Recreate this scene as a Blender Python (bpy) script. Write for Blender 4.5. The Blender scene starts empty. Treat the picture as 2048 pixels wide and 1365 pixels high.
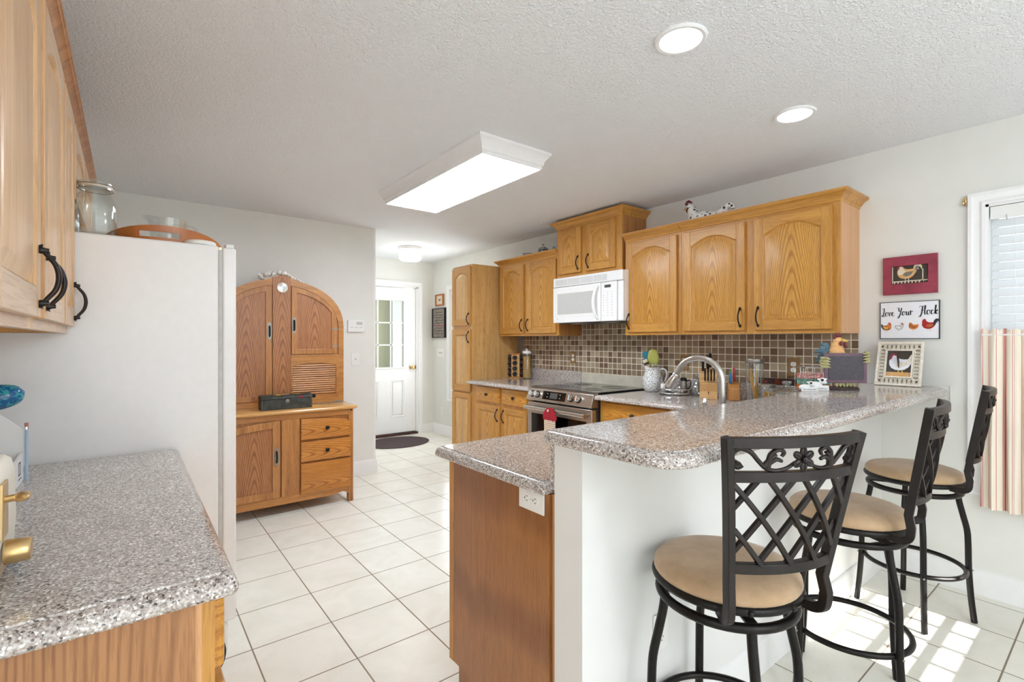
import bpy, bmesh, math, random
from math import sin, cos, pi, radians, sqrt
from mathutils import Vector, Matrix
random.seed(7)
S = bpy.context.scene
COL = S.collection

# ---------------------------------------------------------------- camera
cam_data = bpy.data.cameras.new('camera')
cam = bpy.data.objects.new('camera', cam_data)
COL.objects.link(cam)
S.camera = cam
cam.location = (0.0, 0.0, 1.32)
cam.rotation_euler = (pi / 2, 0.0, -0.664)
cam_data.sensor_width = 36.0
cam_data.lens = 980.0 / 2048 * 36.0
cam_data.shift_y = -1.2 / 2048
cam_data.clip_start = 0.05
cam_data.clip_end = 60

# ---------------------------------------------------------------- world, sun, daylight, exposure
W = bpy.data.worlds.new('daylight'); S.world = W; W.use_nodes = True
bg = W.node_tree.nodes['Background']
bg.inputs[0].default_value = (0.86, 0.93, 1.0, 1)
bg.inputs[1].default_value = 0.95
S.view_settings.view_transform = 'Standard'
S.view_settings.look = 'None'
S.view_settings.gamma = 1.0
S.view_settings.use_curve_mapping = False
S.view_settings.exposure = 1.06
try:
    S.cycles.max_bounces = 10
    S.cycles.diffuse_bounces = 6
    S.cycles.glossy_bounces = 4
    S.cycles.transmission_bounces = 8
    S.cycles.transparent_max_bounces = 24
    S.cycles.sample_clamp_indirect = 6.0
    S.cycles.caustics_reflective = False
    S.cycles.caustics_refractive = False
    S.cycles.use_denoising = True
except Exception:
    pass

def light(name, kind, loc, rot, energy, color=(1, 1, 1), size=None, size_y=None, angle=None, spread=None):
    d = bpy.data.lights.new(name, kind)
    d.energy = energy; d.color = color
    if kind == 'AREA':
        d.shape = 'RECTANGLE' if size_y else 'SQUARE'
        d.size = size
        if size_y: d.size_y = size_y
        if spread: d.spread = spread
    if angle is not None: d.angle = angle
    o = bpy.data.objects.new(name, d); COL.objects.link(o)
    o.location = loc; o.rotation_euler = rot
    return o
SUN_EL = radians(31.5)
SUN_AZ = radians(-0.6)       # the sun stands behind the dining end and shines along +y
sd = Vector((sin(SUN_AZ) * cos(SUN_EL), cos(SUN_AZ) * cos(SUN_EL), -sin(SUN_EL)))
sun = light('sun', 'SUN', (3, -6, 5), sd.to_track_quat('-Z', 'Y').to_euler(), 15.0, (1.0, 0.98, 0.95), angle=radians(0.25))
# fill added for invented patio doors and dining window; daylight through the far window
light('added_patio_fill', 'AREA', (0.9, -2.28, 1.2), (radians(90), 0, 0), 17.0, (0.93, 0.965, 1.0), 3.0, 2.1)
light('added_dining_fill', 'AREA', (-1.9, -0.9, 1.4), (radians(90), 0, radians(-90)), 8.0, (0.92, 0.96, 1.0), 2.0, 1.6)
light('entry_daylight', 'AREA', (3.40, 5.5, 1.35), (radians(90), 0, radians(90)), 7.0, (0.88, 0.94, 1.0), 0.6, 1.4)
light('sunroom_daylight', 'AREA', (3.9, 7.4, 1.5), (radians(90), 0, radians(90)), 22.0, (0.95, 0.98, 1.0), 1.3, 1.3)

# ---------------------------------------------------------------- materials
def srgb(r, g, b):
    f = lambda c: (c / 255 / 12.92) if c / 255 <= 0.04045 else ((c / 255 + 0.055) / 1.055) ** 2.4
    return (f(r), f(g), f(b), 1.0)
class NT:
    def __init__(self, name):
        self.m = bpy.data.materials.new(name); self.m.use_nodes = True
        self.t = self.m.node_tree; self.N = self.t.nodes; self.L = self.t.links
        self.p = self.N['Principled BSDF']
    def n(self, typ, **kw):
        x = self.N.new(typ)
        for k, v in kw.items():
            if k.startswith('i_'):
                x.inputs[k[2:].replace('_', ' ')].default_value = v
            else: setattr(x, k, v)
        return x
    def l(self, a, b): self.L.new(a, b)
    def coord(self, scale=(1, 1, 1), loc=(0, 0, 0), kind='Object', rnd=False, rot=(0, 0, 0)):
        tc = self.n('ShaderNodeTexCoord')
        mp = self.n('ShaderNodeMapping'); mp.inputs['Scale'].default_value = scale
        mp.inputs['Location'].default_value = loc; mp.inputs['Rotation'].default_value = rot
        src = tc.outputs[kind]
        if rnd:
            oi = self.n('ShaderNodeObjectInfo')
            sc = self.n('ShaderNodeVectorMath', operation='SCALE'); sc.inputs[0].default_value = (3.1, 5.3, 4.7)
            self.l(oi.outputs['Random'], sc.inputs['Scale'])
            ad = self.n('ShaderNodeVectorMath', operation='ADD')
            self.l(src, ad.inputs[0]); self.l(sc.outputs[0], ad.inputs[1]); src = ad.outputs[0]
        self.l(src, mp.inputs['Vector'])
        return mp.outputs[0]
    def noise(self, vec, scale, detail=3, rough=0.5, dist=0.0):
        x = self.n('ShaderNodeTexNoise'); x.inputs['Scale'].default_value = scale
        x.inputs['Detail'].default_value = detail; x.inputs['Roughness'].default_value = rough
        x.inputs['Distortion'].default_value = dist
        self.l(vec, x.inputs['Vector']); return x.outputs['Fac']
    def ramp(self, fac, stops, interp='LINEAR'):
        x = self.n('ShaderNodeValToRGB'); cr = x.color_ramp; cr.interpolation = interp
        while len(cr.elements) < len(stops): cr.elements.new(0.5)
        for e, (p, c) in zip(cr.elements, stops): e.position = p; e.color = c
        self.l(fac, x.inputs[0]); return x.outputs[0]
    def mix(self, fac, a, b, mode='MIX'):
        x = self.n('ShaderNodeMix', data_type='RGBA', blend_type=mode)
        for sock, v in ((x.inputs[0], fac), (x.inputs[6], a), (x.inputs[7], b)):
            if hasattr(v, 'links'): self.l(v, sock)
            else: sock.default_value = v
        return x.outputs[2]
    def math(self, op, a, b=None):
        x = self.n('ShaderNodeMath', operation=op)
        for i, v in enumerate((a, b)):
            if v is None: continue
            if hasattr(v, 'links'): self.l(v, x.inputs[i])
            else: x.inputs[i].default_value = v
        return x.outputs[0]
    def bump(self, h, strength=0.2, dist=0.002):
        b = self.n('ShaderNodeBump'); b.inputs['Strength'].default_value = strength; b.inputs['Distance'].default_value = dist
        self.l(h, b.inputs['Height']); self.l(b.outputs[0], self.p.inputs['Normal'])
    def set(self, color=None, rough=None, metal=None, **kw):
        if color is not None:
            if hasattr(color, 'links'): self.l(color, self.p.inputs['Base Color'])
            else: self.p.inputs['Base Color'].default_value = color
        if rough is not None:
            if hasattr(rough, 'links'): self.l(rough, self.p.inputs['Roughness'])
            else: self.p.inputs['Roughness'].default_value = rough
        if metal is not None: self.p.inputs['Metallic'].default_value = metal
        for k, v in kw.items(): self.p.inputs[k.replace('_', ' ')].default_value = v
        return self

def plain(name, rgb, rough=0.5, metal=0.0, var=0.06, nscale=30, bump=0.0, coat=0.0):
    """a solid colour with a faint uneven tone so that nothing is perfectly flat"""
    t = NT(name); c = srgb(*rgb)
    v = t.coord(rnd=True)
    f = t.noise(v, nscale, 3)
    d = tuple(x * (1 - var) for x in c[:3]) + (1,)
    l = tuple(min(1, x * (1 + var)) for x in c[:3]) + (1,)
    t.set(t.ramp(f, [(0.35, d), (0.65, l)]), rough, metal)
    if bump: t.bump(f, bump, 0.001)
    if coat: t.p.inputs['Coat Weight'].default_value = coat
    return t.m

def wood(name, light_c, dark_c, axis='Z', cath=False, fine=1.0, rough=0.38, contrast=1.0, across=360.0, along=62.0):
    """oak: pores and streaks along AXIS; CATH adds the nested arches of a flat-sawn board (object origin at its lower middle)"""
    t = NT(name)
    a, s = 1.0, 0.055
    sc = {'Z': (a, a, s), 'Y': (a, s, a), 'X': (s, a, a)}[axis]
    lc, dc = srgb(*light_c), srgb(*dark_c)
    v = t.coord(sc, rnd=True)
    pores = t.noise(v, 260 * fine, 2, 0.6)
    streak = t.noise(v, 38 * fine, 4, 0.6, 0.4)
    if cath:
        tc = t.n('ShaderNodeTexCoord'); sx = t.n('ShaderNodeSeparateXYZ'); t.l(tc.outputs['Object'], sx.inputs[0])
        ac, al = (0, 2) if axis == 'Z' else (2, 0)
        nz = t.noise(t.coord((1, 1, 0.25) if axis == 'Z' else (0.25, 1, 1), rnd=True), 5, 2)
        x_ = t.math('ADD', sx.outputs[ac], t.math('MULTIPLY', t.math('SUBTRACT', nz, 0.5), 0.05))
        if axis == 'X': x_ = t.math('SUBTRACT', x_, 0.06)
        r_ = t.math('SQRT', t.math('ADD', t.math('MULTIPLY', x_, x_), 0.0003))
        z_ = sx.outputs[al] if axis == 'Z' else t.math('ADD', sx.outputs[al], 0.3)
        fld = t.math('ADD', t.math('MULTIPLY', t.math('MULTIPLY', r_, t.math('ADD', 0.72, t.math('MULTIPLY', r_, 4.4))), across), t.math('MULTIPLY', z_, along))
        rings = t.math('ADD', t.math('MULTIPLY', t.math('SINE', fld), 0.5), 0.5)
    else:
        v2 = t.coord(sc, rnd=True)
        rings = t.noise(v2, 14 * fine, 3, 0.55, 1.2)
    base = t.ramp(rings, [(0.04, dc), (0.5, lc)]) if cath else t.ramp(rings, [(0.36, dc), (0.60, lc)])
    mid = tuple((a_ + b_) / 2 for a_, b_ in zip(lc, dc))
    base = t.mix(0.32 if cath else 0.5, base, mid)
    st = t.ramp(streak, [(0.3, (0.74, 0.68, 0.60, 1)), (0.65, (1.05, 1.05, 1.05, 1))])
    base = t.mix(0.6 * contrast, base, st, 'MULTIPLY')
    pr = t.ramp(pores, [(0.34, (0.50, 0.38, 0.26, 1)), (0.50, (1, 1, 1, 1))])
    base = t.mix(0.45 * contrast, base, pr, 'MULTIPLY')
    t.set(base, rough)
    t.bump(pores, 0.12, 0.0006)
    t.p.inputs['Coat Weight'].default_value = 0.25
    t.p.inputs['Coat Roughness'].default_value = 0.25
    return t.m

OAK_L, OAK_D = (216, 162, 80), (184, 126, 50)
M = {}
M['oakZ'] = wood('honey_oak_upright', OAK_L, OAK_D, 'Z')
M['oakX'] = wood('honey_oak_level', OAK_L, OAK_D, 'X')
M['oakC'] = wood('honey_oak_flat_sawn', (218, 164, 78), (172, 112, 40), 'Z', cath=True)
M['oakCX'] = wood('honey_oak_drawer_face', (218, 158, 62), (182, 118, 38), 'X', cath=True)
M['oakP'] = wood('pantry_oak_veneer', (226, 184, 120), (204, 158, 96), 'Z')
M['oakS'] = wood('pale_oak_side_veneer', (222, 172, 124), (208, 154, 104), 'Z', contrast=0.5)
M['oakW'] = wood('glare_paled_oak_upright', (232, 196, 152), (212, 168, 120), 'Z', contrast=0.7)  # oak paled to paint in the glare on the left doors
M['oakWX'] = wood('glare_paled_oak_level', (228, 200, 170), (210, 176, 140), 'X', contrast=0.7)
M['hoosZ'] = wood('antique_oak_upright', (200, 140, 78), (156, 98, 48), 'Z', contrast=1.2)
M['hoosX'] = wood('antique_oak_level', (204, 144, 78), (162, 104, 50), 'X', contrast=1.2)
M['hoosC'] = wood('antique_oak_panel', (188, 126, 76), (136, 82, 44), 'Z', cath=True, contrast=1.3)
M['hoosDX'] = wood('antique_oak_drawer', (212, 142, 60), (164, 98, 34), 'X', cath=True, contrast=1.2)
M['hoosTop'] = wood('worn_maple_top', (226, 178, 112), (202, 148, 84), 'X', contrast=0.5, rough=0.2)
M['endpan'] = wood('peninsula_veneer', (178, 122, 70), (144, 92, 48), 'Z', cath=True, contrast=0.9, across=300.0, along=16.0)
M['endpanL'] = wood('left_end_veneer', (178, 126, 80), (142, 94, 54), 'Z', cath=True, contrast=0.9, across=240.0, along=14.0)
M['block'] = wood('beech_block', (226, 182, 124), (206, 154, 92), 'Z', contrast=0.4)
M['blockX'] = wood('rubberwood_block', (206, 148, 84), (182, 120, 62), 'Z', contrast=0.4)
M['traywood'] = wood('bentwood_tray', (196, 122, 62), (170, 96, 42), 'X', contrast=0.4)

M['wall'] = plain('warm_white_paint', (232, 232, 227), 0.75, var=0.01, nscale=8)
M['wall2'] = plain('stove_wall_paint', (228, 228, 223), 0.75, var=0.01, nscale=8)
M['kneepaint'] = plain('bar_wall_paint', (232, 232, 230), 0.55, var=0.01, nscale=8)
M['trim'] = plain('white_trim_paint', (240, 240, 240), 0.35, var=0.01)
M['white'] = plain('white_enamel', (240, 240, 240), 0.22, var=0.01)
M['whiteplastic'] = plain('white_plastic', (238, 238, 236), 0.35, var=0.01)
M['cream'] = plain('cream_enamel', (240, 234, 218), 0.25, var=0.01)
M['iron'] = plain('black_iron', (30, 27, 25), 0.35, 0.6, var=0.2, nscale=60)
M['bronze'] = plain('antique_bronze', (28, 20, 17), 0.38, 0.25, var=0.3, nscale=25)
M['chrome'] = plain('chrome', (225, 225, 225), 0.12, 1.0, var=0.02)
M['brushed'] = plain('brushed_nickel', (196, 194, 190), 0.28, 1.0, var=0.04)
M['brass'] = plain('polished_brass', (222, 196, 140), 0.22, 1.0, var=0.04)
M['gold'] = plain('pale_gold_metal', (214, 182, 128), 0.28, 0.85, var=0.04)
M['black'] = plain('black_plastic', (22, 22, 23), 0.35, var=0.1)
M['blackglass'] = plain('black_glass', (14, 13, 14), 0.06, var=0.05)
M['grayglass'] = plain('oven_window', (70, 70, 68), 0.12, var=0.05)
M['darkgrey'] = plain('dark_grey_plastic', (70, 70, 70), 0.5)
M['midgrey'] = plain('mid_grey', (150, 150, 148), 0.5)
M['lightgrey'] = plain('light_grey', (198, 199, 197), 0.5)
M['windowgrey'] = plain('microwave_window', (196, 197, 194), 0.25, var=0.02)
M['creamstrip'] = plain('worn_steel_strip', (222, 218, 200), 0.35, 0.2, var=0.08, nscale=10)
M['red'] = plain('red_paint', (170, 30, 34), 0.4)
M['blue'] = plain('blue_plastic', (20, 110, 170), 0.35)
M['teal'] = plain('teal_silicone', (12, 118, 146), 0.4)
M['green'] = plain('green_plastic', (60, 140, 60), 0.4)
M['orange'] = plain('orange_paint', (222, 130, 60), 0.5)
M['yellow'] = plain('yellow_paint', (230, 190, 60), 0.5)
M['pasta'] = plain('dry_spaghetti', (226, 172, 64), 0.5, var=0.15, nscale=90)
M['linen'] = plain('undyed_linen', (226, 214, 190), 0.9, var=0.05)
M['brownplate'] = plain('brown_outlet_plate', (146, 112, 68), 0.45, var=0.1)
M['darkwood'] = plain('dark_painted_wood', (58, 30, 24), 0.5, var=0.2)
M['mat'] = plain('dark_doormat', (72, 58, 60), 0.95, var=0.25, nscale=200, bump=0.6)
M['chalk'] = plain('chalkboard', (84, 80, 86), 0.8, var=0.12, nscale=70)
M['chalkframe'] = plain('plum_frame', (112, 88, 100), 0.6, var=0.1)
M['maroon'] = plain('barn_red_frame', (146, 54, 72), 0.6, var=0.18, nscale=18)
M['paper'] = plain('white_print_paper', (238, 240, 246), 0.6, var=0.01)
M['ink'] = plain('black_ink', (40, 38, 44), 0.7)
M['antiquewhite'] = plain('distressed_white', (232, 225, 210), 0.6, var=0.1, nscale=60)
M['darkhollow'] = plain('dark_recess', (70, 62, 54), 0.8)
M['peach'] = plain('peach_resin', (232, 178, 116), 0.6, var=0.12, nscale=90, bump=0.5)
M['bluegreyf'] = plain('blue_grey_feathers', (84, 116, 130), 0.6, var=0.35, nscale=70, bump=0.4)
M['claw'] = plain('yellow_green_claw', (172, 166, 120), 0.6, var=0.25, nscale=80)
M['comb'] = plain('dark_red_comb', (110, 34, 40), 0.5, var=0.2)
M['beak'] = plain('yellow_beak', (222, 180, 90), 0.5)
M['hole_shade'] = plain('taupe_hole_shade', (132, 116, 98), 0.8)  # dark tone standing for shade in the openwork holes
M['rock'] = plain('dark_stone', (62, 46, 44), 0.7, var=0.3)
M['grout'] = plain('grout', (206, 192, 172), 0.9)
M['bluegrey'] = plain('delft_blue', (92, 104, 124), 0.4, var=0.3, nscale=60)
M['leather'] = plain('old_painted_tin', (50, 54, 50), 0.5, var=0.5, nscale=26)
M['flower'] = plain('dried_white_flowers', (232, 230, 224), 0.9, var=0.08)
M['pewter'] = plain('pewter', (150, 146, 140), 0.35, 0.8, var=0.1)
M['sunglass'] = plain('greenish_wall', (176, 178, 160), 0.8, var=0.02)

def suede():
    t = NT('tan_microsuede'); v = t.coord(rnd=True)
    f = t.noise(v, 9, 3, 0.6); g = t.noise(v, 420, 2, 0.6)
    c = t.ramp(f, [(0.3, srgb(168, 138, 104)), (0.7, srgb(196, 166, 132))])
    c = t.mix(0.25, c, t.ramp(g, [(0.3, (0.6, 0.5, 0.4, 1)), (0.6, (1, 1, 1, 1))]), 'MULTIPLY')
    t.set(c, 0.9); t.p.inputs['Sheen Weight'].default_value = 0.3; t.bump(g, 0.3, 0.0008); return t.m
M['suede'] = suede()

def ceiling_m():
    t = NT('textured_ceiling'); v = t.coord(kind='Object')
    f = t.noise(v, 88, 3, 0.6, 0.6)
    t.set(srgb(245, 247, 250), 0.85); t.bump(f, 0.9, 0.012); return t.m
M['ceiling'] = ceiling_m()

def granite(name, tone=1.0):
    t = NT(name); v = t.coord(kind='Object')
    a = t.noise(v, 95, 4, 0.72); b = t.noise(v, 190, 3, 0.7)
    vo = t.n('ShaderNodeTexVoronoi', feature='F1'); vo.inputs['Scale'].default_value = 290; t.l(v, vo.inputs['Vector'])
    c = t.ramp(a, [(0.30, srgb(106, 92, 86)), (0.43, srgb(150, 138, 132)), (0.55, srgb(184, 176, 170)), (0.70, srgb(214, 210, 206))])
    c2 = t.ramp(b, [(0.34, srgb(70, 62, 60)), (0.44, srgb(166, 152, 144)), (0.62, srgb(220, 216, 212))])
    c = t.mix(0.45, c, c2)
    sp = t.n('ShaderNodeSeparateColor'); t.l(vo.outputs['Color'], sp.inputs[0])
    dk = t.ramp(sp.outputs[0], [(0.0, srgb(58, 52, 52)), (0.055, srgb(80, 72, 70)), (0.056, (1, 1, 1, 1))], 'CONSTANT')
    c = t.mix(0.8, c, dk, 'MULTIPLY')
    wh = t.ramp(sp.outputs[1], [(0.86, (0, 0, 0, 1)), (0.87, (1, 1, 1, 1))])
    c = t.mix(wh, c, srgb(236, 232, 228))
    big = t.noise(v, 14, 2); c = t.mix(0.35, c, t.ramp(big, [(0.35, (0.88, 0.84, 0.82, 1)), (0.65, (1.05, 1.04, 1.04, 1))]), 'MULTIPLY')
    t.set(c, 0.10); t.p.inputs['Specular IOR Level'].default_value = 0.6
    return t.m
M['granite'] = granite('speckled_granite')

def grid_cells(t, axes, pitch, origin, groutw):
    """cell random colour + grout mask for a tile grid in the object's own coordinates"""
    tc = t.n('ShaderNodeTexCoord'); sx = t.n('ShaderNodeSeparateXYZ'); t.l(tc.outputs['Object'], sx.inputs[0])
    cells, masks = [], []
    for ax, p, o in zip(axes, pitch, origin):
        q = t.math('DIVIDE', t.math('SUBTRACT', sx.outputs[ax], o), p)
        cells.append(t.math('FLOOR', q))
        fr = t.math('FRACT', q)
        dist = t.math('MULTIPLY', t.math('MINIMUM', fr, t.math('SUBTRACT', 1.0, fr)), p)
        masks.append(dist)
    d = t.math('MINIMUM', masks[0], masks[1])
    mask = t.n('ShaderNodeMapRange'); t.l(d, mask.inputs[0])
    mask.inputs[1].default_value = groutw * 0.40; mask.inputs[2].default_value = groutw * 0.62
    cb = t.n('ShaderNodeCombineXYZ'); t.l(cells[0], cb.inputs[0]); t.l(cells[1], cb.inputs[1])
    wn = t.n('ShaderNodeTexWhiteNoise', noise_dimensions='3D'); t.l(cb.outputs[0], wn.inputs['Vector'])
    return wn.outputs['Value'], mask.outputs[0]
def floor_m():
    t = NT('cream_floor_tile')
    rv, mask = grid_cells(t, ('X', 'Y'), (0.3325, 0.3325), (0.4155, 1.9956), 0.0058)
    v = t.coord(kind='Object'); f = t.noise(v, 5, 4, 0.6, 0.8)
    c = t.ramp(f, [(0.3, srgb(232, 229, 217)), (0.7, srgb(243, 241, 232))])
    c = t.mix(0.6, c, t.ramp(rv, [(0, (0.955, 0.955, 0.95, 1)), (1, (1, 1, 1, 1))]), 'MULTIPLY')
    t.set(t.mix(mask, srgb(140, 126, 108), c), t.ramp(mask, [(0, (0.8, 0.8, 0.8, 1)), (1, (0.2, 0.2, 0.2, 1))]))
    t.bump(mask, 0.4, 0.003); return t.m
M['floor'] = floor_m()
def mosaic_m():
    t = NT('brown_stone_mosaic')
    rv, mask = grid_cells(t, ('Y', 'Z'), (0.05354, 0.0521), (1.4555, 1.1130), 0.0056)
    v = t.coord(kind='Object'); f = t.noise(v, 190, 3, 0.7)
    c = t.ramp(rv, [(0.0, srgb(120, 94, 72)), (0.18, srgb(152, 132, 106)), (0.45, srgb(168, 150, 120)), (0.62, srgb(142, 120, 95)),
                    (0.80, srgb(178, 160, 132)), (0.93, srgb(126, 102, 80))], 'CONSTANT')
    c = t.mix(0.55, c, t.ramp(f, [(0.3, (0.7, 0.68, 0.66, 1)), (0.7, (1.15, 1.15, 1.15, 1))]), 'MULTIPLY')
    t.set(t.mix(mask, srgb(236, 228, 214), c), 0.5); t.bump(mask, 0.5, 0.003); return t.m
M['mosaic'] = mosaic_m()

def glass(name, tint=(1, 1, 1), lo=0.05, hi=0.5):
    """thin clear glass: clear face on, mirror-like towards its edges"""
    t = NT(name)
    lw = t.n('ShaderNodeLayerWeight'); lw.inputs[0].default_value = 0.25
    mr = t.n('ShaderNodeMapRange'); t.l(lw.outputs['Facing'], mr.inputs[0])
    mr.inputs[3].default_value = lo; mr.inputs[4].default_value = hi
    tr = t.n('ShaderNodeBsdfTransparent'); gl = t.n('ShaderNodeBsdfGlossy'); gl.inputs['Roughness'].default_value = 0.03
    tr.inputs[0].default_value = (*tint, 1); gl.inputs[0].default_value = (0.9, 0.92, 0.92, 1)
    mx = t.n('ShaderNodeMixShader'); t.l(mr.outputs[0], mx.inputs[0])
    t.l(tr.outputs[0], mx.inputs[1]); t.l(gl.outputs[0], mx.inputs[2])
    t.l(mx.outputs[0], t.N['Material Output'].inputs[0]); return t.m
M['glass'] = glass('clear_glass', (0.95, 0.965, 0.96))
M['glass2'] = glass('heavy_clear_glass', (0.90, 0.93, 0.92), 0.16, 0.8)
def pane_m():
    t = NT('window_pane_glass')
    tr = t.n('ShaderNodeBsdfTransparent'); gl = t.n('ShaderNodeBsdfGlossy'); gl.inputs['Roughness'].default_value = 0.02
    mx = t.n('ShaderNodeMixShader'); mx.inputs[0].default_value = 0.10
    tr.inputs[0].default_value = (0.93, 0.95, 0.93, 1)
    t.l(tr.outputs[0], mx.inputs[1]); t.l(gl.outputs[0], mx.inputs[2])
    t.l(mx.outputs[0], t.N['Material Output'].inputs[0]); return t.m
M['pane'] = pane_m()
def emit(name, rgb, strength):
    t = NT(name); t.set(srgb(*rgb), 0.4)
    t.p.inputs['Emission Color'].default_value = srgb(*rgb); t.p.inputs['Emission Strength'].default_value = strength; return t.m
M['diffuser'] = emit('lit_diffuser', (236, 245, 255), 12.0)
M['diffuser2'] = emit('lit_downlight_lens', (228, 241, 255), 9.0)
M['diffuser3'] = emit('lit_glass_shade', (250, 248, 240), 3.6)

M['fill_glow'] = emit('fill_globe_glow', (236, 245, 255), 16.0)  # glow of the added globe over the dining end

def steel():
    t = NT('brushed_stainless'); v = t.coord((1, 60, 60), rnd=True)
    f = t.noise(v, 8, 3)
    t.set(t.ramp(f, [(0.3, srgb(172, 162, 152)), (0.7, srgb(206, 198, 188))]), 0.3, 0.9); return t.m
M['steel'] = steel()
def speckle(name, base, dots, scale, thr, rough=0.5):
    t = NT(name); v = t.coord(rnd=False); f = t.noise(v, scale, 2, 0.6, 1.0)
    t.set(t.ramp(f, [(thr, srgb(*dots)), (thr + 0.05, srgb(*base))]), rough); return t.m
M['toile'] = speckle('grey_toile_on_white', (240, 240, 238), (120, 120, 124), 130, 0.42, 0.25)
M['limesil'] = speckle('lime_speckled_silicone', (184, 186, 92), (140, 142, 70), 400, 0.42)
M['delft'] = speckle('blue_figured_china', (206, 206, 204), (62, 72, 96), 60, 0.5, 0.25)
M['bluebird'] = speckle('blue_flecked_glass', (24, 96, 150), (60, 160, 170), 60, 0.46, 0.08)
M['redtin'] = speckle('red_flowered_tin', (206, 84, 84), (240, 214, 206), 120, 0.47, 0.4)
M['tealtin'] = speckle('teal_flowered_tin', (84, 152, 140), (170, 206, 190), 120, 0.44, 0.4)
M['sampler'] = speckle('grey_lettered_print', (164, 150, 138), (104, 100, 92), 60, 0.46, 0.7)
M['scribble'] = speckle('lettered_plaque', (244, 244, 242), (90, 90, 90), 120, 0.38, 0.6)
def slat_m():
    t = NT('translucent_white_slat'); t.set(srgb(244, 244, 244), 0.4)
    tl = t.n('ShaderNodeBsdfTranslucent'); tl.inputs[0].default_value = (0.9, 0.92, 0.95, 1)
    mx = t.n('ShaderNodeMixShader'); mx.inputs[0].default_value = 0.35
    t.l(t.p.outputs[0], mx.inputs[1]); t.l(tl.outputs[0], mx.inputs[2]); t.l(mx.outputs[0], t.N['Material Output'].inputs[0]); return t.m
M['slat'] = slat_m()
M['sheer'] = plain('sun_blocking_white_cloth', (236, 236, 232), 0.9)
def stripes():
    """ticking stripes painted by the cloth's own width (uv)"""
    t = NT('red_ticking_stripe'); tc = t.n('ShaderNodeTexCoord'); sx = t.n('ShaderNodeSeparateXYZ'); t.l(tc.outputs['UV'], sx.inputs[0])
    fr = t.math('FRACT', t.math('MULTIPLY', sx.outputs[0], 1.0))
    cr = (206, 118, 110); cw = (240, 230, 214); R, Wt = srgb(*cr), srgb(*cw); P_ = srgb(190, 70, 70)
    st = [(0.0, Wt), (0.10, R), (0.125, Wt), (0.36, P_), (0.385, Wt), (0.42, P_), (0.47, Wt), (0.505, P_), (0.53, Wt), (0.76, R), (0.785, Wt), (0.83, R), (0.845, Wt)]
    c = t.ramp(fr, st, 'CONSTANT'); f = t.noise(t.coord(), 500, 2)
    t.set(t.mix(0.12, c, t.ramp(f, [(0.3, (0.7, 0.7, 0.7, 1)), (0.6, (1, 1, 1, 1))]), 'MULTIPLY'), 0.9); return t.m
M['ticking'] = stripes()
def knit():
    t = NT('oatmeal_striped_knit'); v = t.coord(kind='Object'); sx = t.n('ShaderNodeSeparateXYZ'); t.l(v, sx.inputs[0])
    fr = t.math('FRACT', t.math('MULTIPLY', sx.outputs[2], 62.0))
    c = t.ramp(fr, [(0.0, srgb(226, 212, 188)), (0.45, srgb(196, 170, 140)), (0.55, srgb(110, 56, 50)), (0.72, srgb(228, 214, 190))], 'CONSTANT')
    f = t.noise(v, 260, 2); t.set(t.mix(0.4, c, t.ramp(f, [(0.35, (0.6, 0.55, 0.5, 1)), (0.6, (1, 1, 1, 1))]), 'MULTIPLY'), 0.95); return t.m
M['knit'] = knit()
M['redcloth'] = plain('red_terry', (160, 30, 44), 0.95, var=0.15, nscale=200, bump=0.4)
def spotted():
    t = NT('white_ceramic_with_black_spots'); v = t.coord(kind='Object')
    vo = t.n('ShaderNodeTexVoronoi', feature='F1'); vo.inputs['Scale'].default_value = 34; vo.inputs['Randomness'].default_value = 0.5; t.l(v, vo.inputs['Vector'])
    c = t.ramp(vo.outputs['Distance'], [(0.0, srgb(60, 60, 58)), (0.30, srgb(50, 50, 48)), (0.36, srgb(236, 236, 232))])
    t.set(c, 0.35); return t.m
M['spotted'] = spotted()

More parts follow.
